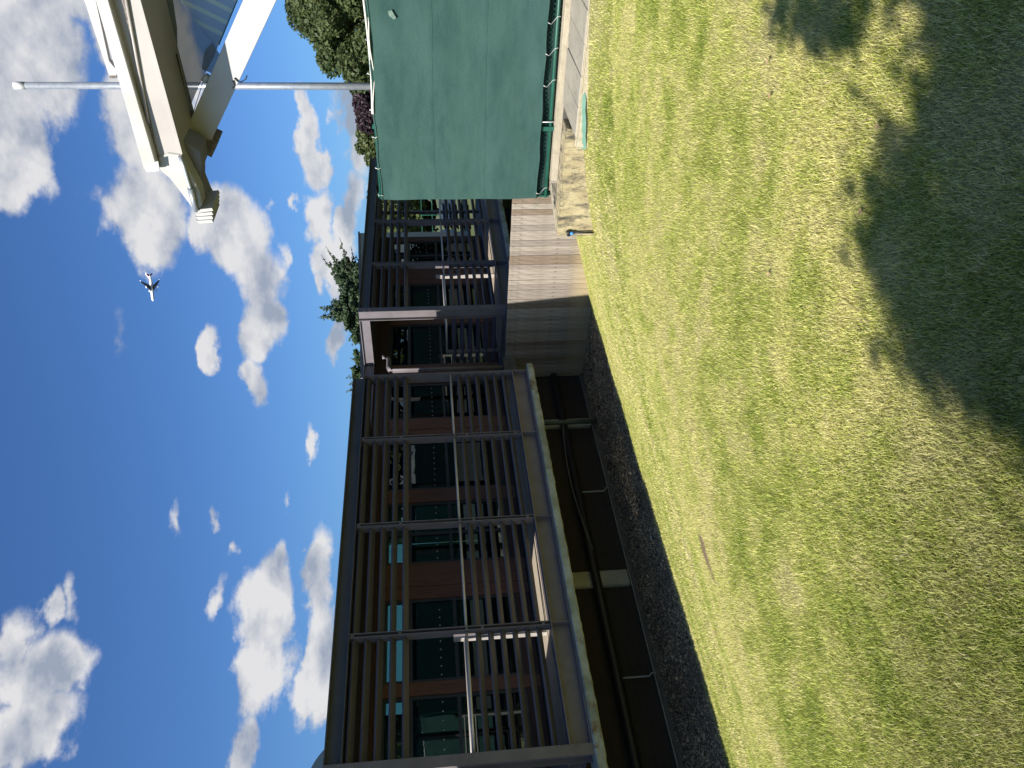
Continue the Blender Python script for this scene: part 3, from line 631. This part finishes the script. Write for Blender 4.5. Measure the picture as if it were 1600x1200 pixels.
MB().tube(rp, .012, 6).build('rope', M['rope'], gf, True)
MB().tube([(p[0]-.012, p[1], p[2]-.022+.012*math.sin(p[1]*9)) for p in rp[:26]], .007, 6).build('rope', M['rope'], gf, True)
# ------------------------------------------------------------------ canopy of the neighbouring stand (upper part of the frame)
CX = 12.0
cn = empty('canopy', 'cream steel canopy girder tapering to a nose, with raking strut and blue-grey sails', 'canopy', (CX, 1.5, 0))
def px(pts, X=CX): return [onX(x, y, X) for x, y in pts]
def ppart(name, pts, X, dx, material, bevel=0): return MB().prism(px(pts, X), (dx, 0, 0)).build(name, material, cn, bevel=bevel)
ppart('top_flashing', [(112,-60),(136,-60),(170,95),(182,110),(182,122),(171,120)], CX+.12, .10, M['white'])
ppart('flashing_end', [(170.5,119),(182,119),(182,122.5),(172,122.5)], CX+.10, .018, M['rust'])
ppart('gutter', [(132,-60),(152,-60),(242,250),(247,268),(229,270),(224,262)], CX-.16, .20, M['white'], .012)
ppart('gutter_end', [(227,256),(247,252),(249,267),(230,269)], CX-.172, .012, M['paper'])
ppart('fascia', [(150,-60),(199,-60),(283,243),(292,286),(262,268),(246,250)], CX, 1.25, M['cream'])
ppart('fascia_lip', [(198.5,-60),(203,-60),(285,240),(282.5,243)], CX-.03, .06, M['cream'])
ppart('gap_shade_strip', [(178,-60),(182,-60),(246,238),(249,246),(245,249),(242,240)], CX-.012, .012, M['rust'])  # dark strip laid on the fascia, its colour standing in for the gap's shade
MB().tube([tuple(onX(x, y, CX-.03)) for x, y in ((186,-60), (232,192))], .022, 10).build('conduit', M['cream'], cn, True)
# soffit box behind the fascia (hangs a little lower toward the back)
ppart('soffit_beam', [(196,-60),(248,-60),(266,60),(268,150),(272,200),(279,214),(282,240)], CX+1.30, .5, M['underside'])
ppart('soffit_rib', [(228,-60),(240,-60),(262,100),(270,205),(264,205),(256,110)], CX+1.2, .08, M['rust'])
# nose
nose = ppart('nose', [(246,246),(250,267),(266,280),(300,325),(308,334),(316,322),(312,300),(300,276),(289,255),(281,241),(262,238)], CX-.02, .30, M['white'], .02)
ppart('nose_web', [(279,241),(281,216),(313,238),(316,262),(312,273),(312,291),(321,313),(330,329),(306,334),(300,318),(290,286),(281,262)], CX+.29, .50, M['underside'], .015)  # shaded side of the nose: the shade is put into its greyer colour
for k in range(4):
    o_ = (304+k*.3, 327+k*6.2); ppart('nose_plate', [(305+k*.6,328+k*5.6),(331,325+k*6.2),(333,329.5+k*6.2),(307+k*1.2,333+k*5.4)], CX-.05+.01*k, .62, M['white'])
ppart('nose_block', [(307,330),(330,327),(333,346),(312,350)], CX+.0, .5, M['galv'])
MB().tube([tuple(onX(x, y, CX-.06)) for x, y in ((281,244), (288,262), (294,283), (298,296), (303,312))], .03, 12).build('tie_rod', M['galv'], cn, True)
MB().tube([tuple(onX(x, y, CX-.07)) for x, y in ((298,294), (306,330))], .055, 12, .04).build('rod_socket', M['galv'], cn, True)
# strut: a square box beam raking down to the right, flanged to the girder
def strutbox(p0, p1, wdt, name, material, X, dx):
    a, b = onX(*p0, X), onX(*p1, X); d = (b-a).normalized(); n = Vector((0, -d.z, d.y))*wdt/2
    return MB().prism([a-n, a+n, b+n, b-n], (dx, 0, 0)).build(name, material, cn, bevel=.006)
strutbox((306,222), (440,-75), .41, 'strut', M['pale'], CX+.95, .40)
strutbox((302,232), (310,214), .62, 'flange', M['rust'], CX+.85, .60)
strutbox((297,222.5), (305,205), .40, 'flange_edge', M['cream'], CX+.838, .01)
# sails
def sail(name, ring, X, material, sag=.12):
    pts = px(ring, X); c = sum(pts, Vector())/len(pts); bm = bmesh.new(); vs = [bm.verts.new(p) for p in pts]; cv = bm.verts.new(c)
    for i in range(len(vs)): bm.faces.new((vs[i], vs[(i+1) % len(vs)], cv))
    bmesh.ops.subdivide_edges(bm, edges=bm.edges[:], cuts=5, use_grid_fill=True)
    for v in bm.verts:
        d = (v.co-c).length; v.co.x += sag*math.exp(-d*d*1.2)
    for f in bm.faces: f.smooth = True
    me = bpy.data.meshes.new(name); bm.to_mesh(me); bm.free(); me.materials.append(material); return place(name, me, cn)
sail('shade_sail', [(245,-60),(268,-60),(282,5),(300,34),(320,58),(339,75),(333,92),(320,116),(306,145),(295,171),(286,130),(276,84),(268,50),(258,0)], CX+1.15, M['sail'])
s2 = sail('shade_sail', [(268,-60),(393,-60),(370,2),(355,40),(342,70),(339,75),(320,58),(300,34),(282,5)], CX+1.35, M['sailstripe']); s2['label'] = 'striped pale sail'
sail('shade_sail', [(317,84),(330,70),(343,92),(337,108),(332,120),(313,112)], CX+1.0, M['sail'])
MB().tube([tuple(onX(x, y, CX+1.05)) for x, y in ((295,171), (293,200))], .006, 5).build('stay_rope', M['grey'], cn)
MB().tube([tuple(onX(x, y, CX+1.05)) for x, y in ((320,118), (296,196))], .006, 5).build('stay_rope', M['grey'], cn)
MB().tube([tuple(onX(x, y, CX+1.05)) for x, y in ((283,179), (295,172), (301,175))], .007, 5).build('stay_rope', M['grey'], cn)
MB().tube([tuple(onX(x, y, CX+1.34)) for x, y in ((393,-60), (370,2), (342,70))], .010, 6).build('sail_edge_cable', M['chain'], cn)
MB().tube([tuple(onX(x, y, CX+1.05)) for x, y in ((276,84), (286,130), (295,171))], .010, 6).build('sail_edge_cable', M['blackpipe'], cn)
MB().tube([tuple(onX(x, y, CX+1.05)) for x, y in ((318,127), (326,118))], .05, 8).build('shackle', M['paper'], cn, True)
MB().tube([tuple(onX(x, y, CX+.93)) for x, y in ((366,122), (371,127), (377,128), (384,124), (386,118))], .01, 6).build('loose_cable', M['blackpipe'], cn, True)
MB().tube([tuple(onX(x, y, CX+.93)) for x, y in ((364,126), (366,133), (364,138))], .01, 6).build('loose_cable', M['blackpipe'], cn, True)
# mast
mt = far(22, 133.5, 18); mb = far(577, 132, 18); mast = empty('mast', 'tall plain galvanised tube mast rising behind the green fence', 'mast', (mt.x, mt.y, -.12))
MB().tube([(mt.x, mt.y, -.12), (mt.x, mt.y, 5), (mt.x, mt.y, mt.z-.25)], .088, 20, .078).build('shaft', M['galv'], mast, True)
MB().tube([(mt.x, mt.y, mt.z-.249), (mt.x, mt.y, mt.z)], .084, 20).build('cap', M['paper'], mast, True)
# ------------------------------------------------------------------ buildings behind
a, b_ = onY(559, 357, 18.2), onY(563, 455, 18.2)
pr = empty('plant_room', 'low pale rendered plant room showing above the far end of the pavilion roof', 'building', (28, 20, 0))
MB().prism([(20.9, 18.2, -1.9), (30.7, 18.2, -1.9), (30.7, 18.2, 4.55), (20.9, 18.2, 4.02)], (0, 6, 0)).build('wall', M['parapet'], pr); MB().prism([(20.85, 18.15, 4.022), (30.75, 18.15, 4.556), (30.75, 18.15, 4.63), (20.85, 18.15, 4.09)], (0, 6.1, 0)).build('coping', M['steel'], pr)
dm = empty('domed_hall', 'distant hall with a curved grey metal roof at the left end of the pavilion', 'building', (10, 42, 0))
d0 = onY(487, 1215, 40); n = 40; vs = []
cxd = onY(500, 1250, 40).x; hw = onY(500, 1138, 40).x-cxd; zt = onY(489, 1250, 40).z
for i in range(n+1):
    t = -1+2*i/n; z = 3.6+(zt+.5-3.6)*math.sqrt(max(0, 1-(abs(t))**2.4))
    vs += [(cxd+t*(hw+.4), 40, z), (cxd+t*(hw+.4), 58, z)]
fs = [(2*i, 2*i+2, 2*i+3, 2*i+1) for i in range(n)]; vs2 = [(v[0], v[1], 3.4) for v in vs]; b = MB().add(vs, fs)
b.add([vs[2*i] for i in range(n+1)], [tuple(range(n+1))]); b.add([vs[2*i+1] for i in range(n+1)], [tuple(range(n+1))]); b.build('roof', M['dome'], dm)
MB().box(cxd-hw-.3, cxd+hw+.3, 40.1, 57.9, -1.6, 3.6).build('wall', M['parapet'], dm)
# ------------------------------------------------------------------ trees
def leafmat(name, tr=.3): return mat(name, (.1,.1,.1), None, attr='Col', rough=.5, trans=tr, spec=.3)
M['leaf'] = leafmat('leaf'); M['needle'] = leafmat('needle', .12)
def leaves(cl, n, size, c1, c2, name, parent, material, flat=.3, shell=.5, asp=.6):
    cl = np.array(cl, float); vol = cl[:, 3]**2*cl[:, 4]; pk = rng.choice(len(cl), n, p=vol/vol.sum()); c = cl[pk]
    d = rng.normal(size=(n, 3)); d /= np.linalg.norm(d, axis=1)[:, None]; rr = (shell+(1-shell)*rng.random(n))**.5
    rr = rr*rng.uniform(.86, 1.08, n); p = c[:, :3] + d*rr[:, None]*np.stack([c[:, 3], c[:, 3], c[:, 4]], 1)
    nrm = d*.7+rng.normal(size=(n, 3))*.8+np.array([0, 0, flat]); nrm /= np.linalg.norm(nrm, axis=1)[:, None]
    a = np.cross(nrm, rng.normal(size=(n, 3))); a /= np.linalg.norm(a, axis=1)[:, None]; b = np.cross(nrm, a)
    s = size*rng.uniform(.6, 1.4, n)[:, None]
    vs = np.stack([p-a*s, p+b*s*asp, p+a*s, p-b*s*asp], 1).reshape(-1, 3)
    t = rng.random(n)[:, None]; cw = (np.random.default_rng(5).random(len(cl))*.5)[pk][:, None]; t = np.clip(t*.6+cw, 0, 1)
    col = np.array(c1)*(1-t)+np.array(c2)*t
    return numesh(name, vs, np.arange(n*4), 4, np.repeat(col, 4, 0), material, None, parent)
def limb(b, p0, p1, r0, r1, wob_=.08, n=6):
    p0, p1 = Vector(p0), Vector(p1); L_ = (p1-p0).length; pts = [p0.lerp(p1, i/n)+Vector((random.uniform(-1, 1), random.uniform(-1, 1), random.uniform(-.6, .6)))*wob_*L_*(0 if i in (0, n) else .5) for i in range(n+1)]
    b.tube(pts, r0, 7, r1); return pts
def clusters(c, R_, H, n, r0, r1, seed, flatb=True):
    rg = np.random.default_rng(seed); out = []
    for i in range(n):
        d = rg.normal(size=3); d /= np.linalg.norm(d)
        if d[2] < -.35 and flatb: d[2] *= -.6
        k = rg.uniform(.45, .92); r = rg.uniform(r0, r1); out.append((c[0]+d[0]*R_*k, c[1]+d[1]*R_*k, c[2]+d[2]*H*k, r, r*rg.uniform(.6, .85)))
    return out
def broad(name, label, base, ctr, R_, H, ncl, r0, r1, nl, size, c1, c2, seed, tr=.3, group=None):
    t = empty(name, label, 'tree', base, group)
    b = MB(); limb(b, base, (ctr[0], ctr[1], ctr[2]-H*.3), tr, tr*.6, .03); cl = clusters(ctr, R_, H, ncl, r0, r1, seed)
    for c in cl[::2]: limb(b, (ctr[0], ctr[1], ctr[2]-H*.45), c[:3], tr*.35, tr*.08)
    b.build('trunk', M['bark'], t, True); leaves(cl, nl, size, c1, c2, 'crown', t, M['leaf']); return t
def bgtree(name, label, x, y, t, R_, H, ncl, r0, r1, nl, size, c1, c2, seed, tr=.3):
    p = far(x, y, t); return broad(name, label, (p.x, p.y, -.6), tuple(p), R_, H, ncl, r0, r1, nl, size, c1, c2, seed, tr)
bgtree('lime_tree', 'large bushy green tree above the green fence at the right edge', 548, -8, 38, 4.3, 3.45, 90, .65, 1.15, 66000, .105, (.035,.062,.022), (.12,.145,.052), 3)
bgtree('purple_tree', 'dark purple-leaved tree behind the green fence, right of the mast', 600, 160, 46, 1.9, 1.9, 34, .4, .75, 14000, .10, (.022,.012,.016), (.07,.045,.055), 4, .15)
bgtree('round_tree', 'small green tree peeping over the fence beside the pavilion roof', 592, 235, 55, 2.0, 1.5, 24, .4, .7, 8000, .12, (.04,.07,.02), (.12,.14,.05), 5, .15)
bgtree('dark_tree', 'small dark tree behind the fence at the foot of the mast', 578, 128, 60, 1.8, 1.9, 22, .5, .8, 8000, .12, (.04,.06,.025), (.10,.12,.05), 15, .15)
# cedar: rising limbs with sprays of needles
def cedar(name, label, ctrx, ctry, t, arms, nl, size, c1, c2, sp=.35):
    base = far(600, ctry, t); e = empty(name, label, 'tree', (base.x, base.y, -.6)); b = MB(); cl = []
    top = far(arms[0][2], arms[0][3], t); cc = far(ctrx, ctry, t); limb(b, (base.x, base.y, -.6), (cc.x, cc.y, cc.z), .22, .12, .02)
    for (x0, y0, x1, y1, r) in arms:
        p0 = far(x0, y0, t+random.uniform(-1, 1)); p1 = far(x1, y1, t+random.uniform(-2, 2)); pts = limb(b, p0, p1, .06, .012, .05, 14)
        for i, q in enumerate(pts):
            k = i/14
            for j in range(6):
                rr = r*(1.05-.9*k)*random.uniform(.5, 1.0); cl.append((q.x+random.uniform(-1, 1)*rr, q.y+random.uniform(-1, 1)*rr, q.z+random.uniform(-.6, .7)*rr, rr*.62, rr*.40))
    for k in range(len(arms)*9):
        A = arms[random.randrange(len(arms))]; B = arms[random.randrange(len(arms))]; ta = random.uniform(.05, .8); tb = ta*random.uniform(.7, 1.1); w = random.random()
        if abs(A[3]-B[3]) > 75: continue
        q0 = far(A[0]+(A[2]-A[0])*ta, A[1]+(A[3]-A[1])*ta, t+random.uniform(-2, 2)); q1 = far(B[0]+(B[2]-B[0])*tb, B[1]+(B[3]-B[1])*tb, t); q = q0.lerp(q1, w)
        cl.append((q.x, q.y, q.z, random.uniform(.22, .42), random.uniform(.10, .2)))
    b.build('trunk', M['bark'], e, True); leaves(cl, nl, size, c1, c2, 'crown', e, M['needle'], .2, .1, .42); return e
arms = [(565,470,530,371,.4),(565,470,509,385,.45),(560,480,502,398,.45),(560,455,548,385,.35),(575,445,556,400,.3),(568,470,520,430,.6),(568,480,530,455,.7),(560,490,498,480,.5),(560,490,497,497,.45),
        (565,480,525,500,.6),(570,500,540,515,.6),(575,500,545,530,.4),(572,460,535,415,.5),(572,490,515,470,.6),(575,480,545,460,.8),(575,500,552,505,.8),(566,440,515,410,.4),(570,520,550,538,.35)]
cedar('cedar_tree', 'dark spreading cedar rising behind the pavilion roof', 560, 480, 44, arms, 120000, .085, (.02,.045,.028), (.075,.11,.045))
arms2 = [(580,570,548,560,.4),(580,580,545,575,.45),(580,590,542,590,.4),(582,600,540,612,.35),(580,560,552,548,.35),(580,600,550,598,.5),(582,610,548,618,.3),(590,560,556,570,.5),(590,585,550,585,.5),(590,600,546,600,.5)]
cedar('conifer_tree', 'low green conifer showing over the roof between the two verandas', 575, 585, 50, arms2, 42000, .085, (.03,.065,.025), (.085,.13,.045))
# garden seen through the open end of the veranda
lab = ['tall pale green tree seen through the open far corner of the veranda', 'dark green tree seen through the louvres near the fence', 'yellow-green bushy tree on the far lawn past the pavilion end', 'dark hedge-like tree beyond the pavilion, furthest left of the row']
for i, (yy, tt, RR, HH) in enumerate(((330, 70, 5.5, 5.5), (250, 74, 6, 6), (395, 66, 5, 4.5), (470, 72, 6, 4.2))):
    p = far(652, yy, tt); broad('garden_tree', lab[i], (p.x, p.y, -.3), (p.x, p.y, 2.6), RR, HH*.8, 46, 1.0, 1.8, 15000, .22, (.04,.065,.02), (.11,.13,.04), 40+i, .3)
gfn = empty('garden_fence', 'low green mesh court fence on the lawn beyond the pavilion', 'fence', (48, 27, -.25)); b = MB(); b2 = MB()
for k in range(14):
    p = Vector((46, 20+k*2, -.25)); b.tube([p, p+Vector((0, 0, 2.2))], .035, 6)
for z in (.6, 1.2, 1.9): b2.tube([(46, 20, z), (46, 46, z)], .025, 5)
b.build('fence_post', M['meshgreen'], gfn); b2.build('fence_rail', M['meshgreen'], gfn)
for i, (q, ll) in enumerate((((44, 24.2, -.25), 'pale equipment box on the far lawn nearer the pavilion end'), ((44, 26.4, -.25), 'pale equipment box on the far lawn further from the fence'))):
    e = empty('equipment_box', ll, 'box', q, 'boxes on the far lawn'); MB().box(q[0], q[0]+.8, q[1], q[1]+1.2, q[2], q[2]+.9).build('body', M['crate'], e, bevel=.02); MB().box(q[0]-.03, q[0]+.83, q[1]-.03, q[1]+1.23, q[2]+.901, q[2]+.96).build('lid', M['galv'], e)
# tree out of the frame on the left that shades the foreground, and trees across the courts mirrored in the glass
sh = empty('shade_tree', 'tall broad tree left of the camera throwing the foreground shade', 'tree', (-6.2, 1.6, 0))
cl = []; rg = random.Random(9)
def blot(gx_, gy_, r, h): s_ = (h)/1.0; cl.append((gx_-1.26*s_, gy_+.10*s_, h, r, r*.8))
poly = [(1384,0),(1428,67),(1440,133),(1455,195),(1405,225),(1358,255),(1328,300),(1320,380),(1362,455),(1392,560),(1480,600),(1560,675),(1640,735)]
for (x, y) in poly:                             # leafy fringe
    for k in range(2):
        p = onZ(x+14+k*22+rg.uniform(0, 8), y-4, 0); blot(p.x, p.y, rg.uniform(.09, .14), rg.uniform(3.6, 4.8))
for i in range(240):
    x = rg.uniform(1340, 1720); y = rg.uniform(-160, 700)
    bx = np.interp(y, [p[1] for p in poly], [p[0] for p in poly]) if y > 0 else 1384
    if x < bx+62 or (y > 560 and x-bx > 150): continue
    if (x-1590)**2+(y-372)**2 < 88**2: continue
    p = onZ(x, y, 0); blot(p.x, p.y, rg.uniform(.15, .26), rg.uniform(3.6, 6.0))
for (x, y, r) in ((1212, 8, .17), (1216, 38, .11), (1232, 22, .12), (1300, 8, .2), (1275, 14, .16), (1332, 22, .15), (1318, 60, .08), (1265, 98, .10), (1268, 78, .07), (1290, 45, .11), (1250, -10, .2), (1280, -50, .35), (1335, 150, .05), (1340, 190, .06), (1330, 120, .04), (1318, 235, .06)):
    p = onZ(x, y, 0); blot(p.x, p.y, r, rg.uniform(3.6, 4.6))
for (x, y) in poly:                             # loose twigs at the rim
    for k in range(7):
        p = onZ(x-rg.uniform(-10, 46)*rg.random(), y+rg.uniform(-32, 32), 0); blot(p.x, p.y, rg.uniform(.025, .065), rg.uniform(3.4, 4.4))
for (x, y, r_) in ((1330,130,.05),(1345,160,.06),(1352,190,.06),(1338,215,.05),(1310,262,.07),(1306,300,.06),(1312,350,.05),(1318,405,.05),(1350,500,.06),(1352,540,.06),(1368,580,.05),(1468,650,.07),(1500,690,.06),(1300,55,.1),(1290,75,.09),(1325,85,.06),(1224,60,.08),(1218,75,.05),(1240,48,.06)):
    p = onZ(x, y, 0); blot(p.x, p.y, r_, rg.uniform(3.4, 4.4))
for i in range(60):                            # rest of the crown, over lawn outside the frame
    p = (rg.uniform(-3.5, 1.0), rg.uniform(-2.8, .9)); blot(p[0], p[1], rg.uniform(.4, .7), rg.uniform(3.8, 7.5))
b = MB(); limb(b, (-6.2, 1.6, 0), (-5.6, 1.3, 3.6), .35, .22, .03)
for c in cl[::6]: limb(b, (-5.7, 1.35, rg.uniform(2.8, 3.5)), c[:3], .022, .005)
b.build('trunk', M['bark'], sh, True); leaves(cl, 115000, .034, (.045,.075,.02), (.12,.15,.05), 'crown', sh, M['leaf'], .6, .0, .7)
labs = ['broad green tree across the courts behind the camera, %s' % q for q in ('nearest the fence', 'second from the fence', 'third from the fence', 'fourth from the fence', 'fifth from the fence', 'sixth from the fence', 'seventh from the fence', 'eighth from the fence', 'ninth from the fence', 'tenth from the fence', 'farthest from the fence')]
for i, (x_, y_, R_, H_) in enumerate(((74, 8, 7, 6), (68, -6, 7, 5), (62, -18, 7, 7), (54, -29, 7, 6), (44, -35, 7, 8), (33, -37, 7, 6), (22, -38, 7, 7), (10, -38, 7, 5), (-2, -37, 7, 7), (-14, -34, 7, 6), (-26, -30, 7, 6))):
    broad('court_tree', labs[i], (x_, y_, -.1), (x_, y_, H_*.85+1), R_*1.1, H_*1.15, 70, 1.4, 2.4, 8000, .42, (.04,.07,.02), (.13,.15,.05), 60+i, .3, 'trees across the tennis courts')
cf2 = empty('court_fence', 'distant green screened fence added to be mirrored in the windows', 'fence', (35, -16, -.1))  # unseen fence, added for its reflection in the pavilion glass
for k in range(18): MB().tube([(9.2+k*3, -16, -.12), (9.2+k*3, -16, 3.1)], .035, 8).build('post', M['meshgreen'], cf2, True)
MB().box(9.2, 60.2, -15.95, -15.94, .05, 3.0).build('windscreen', M['screen'], cf2)
hp = [(80, 14), (66, -12), (54, -26), (40, -33), (20, -35), (-4, -34), (-30, -28)]; cl = []
for k in range(len(hp)-1):
    for q in range(26):
        w = q/26; cl.append((hp[k][0]*(1-w)+hp[k+1][0]*w, hp[k][1]*(1-w)+hp[k+1][1]*w, 1.3+random.uniform(-.2, .4), 1.3, 1.9))
hd = empty('hedge', 'long dark hedge added to close the horizon mirrored in the windows', 'hedge', (30, -30, -.1)); leaves(cl, 42000, .22, (.03,.055,.018), (.09,.12,.035), 'foliage', hd, M['leaf'])  # unseen hedge, added to block pale sky in the window reflections
# ------------------------------------------------------------------ small things on the ground
def scrap(name, label, cat, x, y, z0, s, material):
    p = onZ(x, y, z0); zz = float(lawnz(np.array([p.x]), np.array([p.y]))[0]) if p.y < 9.9 else -1.95
    p = onZ(x, y, zz+.03); b = MB(); rg_ = random.Random(x*y); n = 7; pts = [(p.x+s*math.cos(2*math.pi*k/n)*rg_.uniform(.5, 1), p.y+s*math.sin(2*math.pi*k/n)*rg_.uniform(.4, .9), zz+.032+rg_.uniform(0, .5)*s) for k in range(n)]
    b.add(pts+[(p.x, p.y, zz+.034)], [(k, (k+1) % n, n) for k in range(n)]); o = b.build(name, material); sol = o.modifiers.new('s', 'SOLIDIFY'); sol.thickness = .002; tagx(o, label, cat)
for i, (x, y, l) in enumerate(((1203,428,'pale curled leaf on the open lawn near the middle'), (1201,96,'small tan leaf on the lawn close to the path side'), (1204,149,'tan leaf just above the dappled shade'), (1346,330,'pale leaf at the edge of the tree shade'),
    (1374,197,'dry leaf in the sunlit gap of the tree shade'), (1080,868,'dry leaf on the slope beside the bare soil'), (1126,780,'small brown leaf on the lawn beyond the bare soil'), (982,330,'pale worn leaf near the end of the concrete wall'), (1118,988,'grey leaf on the slope near the gravel'), (925,327,'yellow leaf by the foot of the concrete wall'))):
    scrap('fallen_leaf', l, 'leaf', x, y, -.2, .019, M['litter'])
scrap('stone', 'large pale stone in the shaded gravel', 'stone', 1018, 839, -1.95, .05, M['paper'])
# ------------------------------------------------------------------ airliner
pc = far(236.7, 449, 1960); r1 = Vector((-.965, -.17, .02)).normalized(); r2 = Vector((-.20, .27, .95)); r2 = (r2-r1*r2.dot(r1)).normalized(); r3 = r1.cross(r2)
def ax(k): return RT*r1[k] + UP*r2[k] - FW*r3[k]
mw = Matrix.Identity(4)
for i in range(3):
    for j in range(3): mw[j][i] = ax(i)[j]
mw.translation = pc
pl = empty('airliner', 'white four-engined jet airliner with red on its tail, high in the blue sky', 'aeroplane'); pl.matrix_world = mw; bpy.context.view_layer.update()
def pbuild(b, name, m_, smooth=True):
    o = b.build(name, m_, None, smooth); o.parent = pl; return o
prof = [(35, .2), (34, 1.4), (31.5, 2.6), (28, 3.3), (20, 3.5), (0, 3.5), (-15, 3.4), (-24, 2.6), (-31, 1.4), (-35, .4)]
b = MB(); vs = []; n = 18
for i, (x, r) in enumerate(prof):
    zo = .02*max(0, -15-x)*4 if x < -15 else 0
    vs += [(x, r*math.cos(2*math.pi*k/n), zo+r*1.08*math.sin(2*math.pi*k/n)) for k in range(n)]
fs = [(i*n+k, i*n+(k+1) % n, (i+1)*n+(k+1) % n, (i+1)*n+k) for i in range(len(prof)-1) for k in range(n)]+[tuple(range(n)), tuple((len(prof)-1)*n+k for k in range(n))]
pbuild(b.add(vs, fs), 'fuselage', M['planewhite'])
for s_ in (1, -1):
    pbuild(MB().add([(11,2*s_,-1.8),(-4,2*s_,-1.8),(-18,32*s_,1.5),(-14.5,32*s_,1.5),(11,2*s_,-.9),(-4,2*s_,-1.3),(-18,32*s_,1.8),(-14.5,32*s_,1.8)], [(0,1,2,3),(4,7,6,5),(0,3,7,4),(1,5,6,2),(3,2,6,7),(0,4,5,1)]), 'wing', M['planegrey'], False)
    pbuild(MB().add([(-16,32*s_,1.5),(-18.5,32*s_,1.5),(-19,32.6*s_,4),(-18,32.6*s_,4),(-16,31.7*s_,1.5),(-18.5,31.7*s_,1.5),(-19,32.3*s_,4),(-18,32.3*s_,4)], [(0,1,2,3),(4,7,6,5),(0,3,7,4),(1,5,6,2),(3,2,6,7),(0,4,5,1)]), 'winglet', M['planewhite'], False)
    pbuild(MB().add([(-26,1*s_,1),(-32,1*s_,1),(-36,11*s_,2.2),(-33.5,11*s_,2.2),(-26,1*s_,1.5),(-32,1*s_,1.4),(-36,11*s_,2.4),(-33.5,11*s_,2.4)], [(0,1,2,3),(4,7,6,5),(0,3,7,4),(1,5,6,2),(3,2,6,7),(0,4,5,1)]), 'tailplane', M['planegrey'], False)
    for (ex, ey) in ((9, 11.5), (-1, 20.5)):
        pbuild(MB().tube([(ex-4.5, ey*s_, -3), (ex-2, ey*s_, -3), (ex+1.8, ey*s_, -3)], 1.0, 14, 1.75), 'engine', M['planewhite'])
fin = pbuild(MB().add([(-20,-.3,2.5),(-32,-.3,2.5),(-37.5,-.2,14),(-32,-.2,14),(-20,.3,2.5),(-32,.3,2.5),(-37.5,.2,14),(-32,.2,14)], [(0,1,2,3),(4,7,6,5),(0,3,7,4),(1,5,6,2),(3,2,6,7),(0,4,5,1)]), 'fin', M['planewhite'], False)
pbuild(MB().add([(-25,-.36,5),(-31.8,-.36,5),(-34.5,-.3,10),(-30,-.3,10),(-25,.36,5),(-31.8,.36,5),(-34.5,.3,10),(-30,.3,10)], [(0,1,2,3),(4,7,6,5),(0,3,7,4),(1,5,6,2),(3,2,6,7),(0,4,5,1)]), 'tail_emblem', M['planered'], False)
bpy.context.view_layer.update()
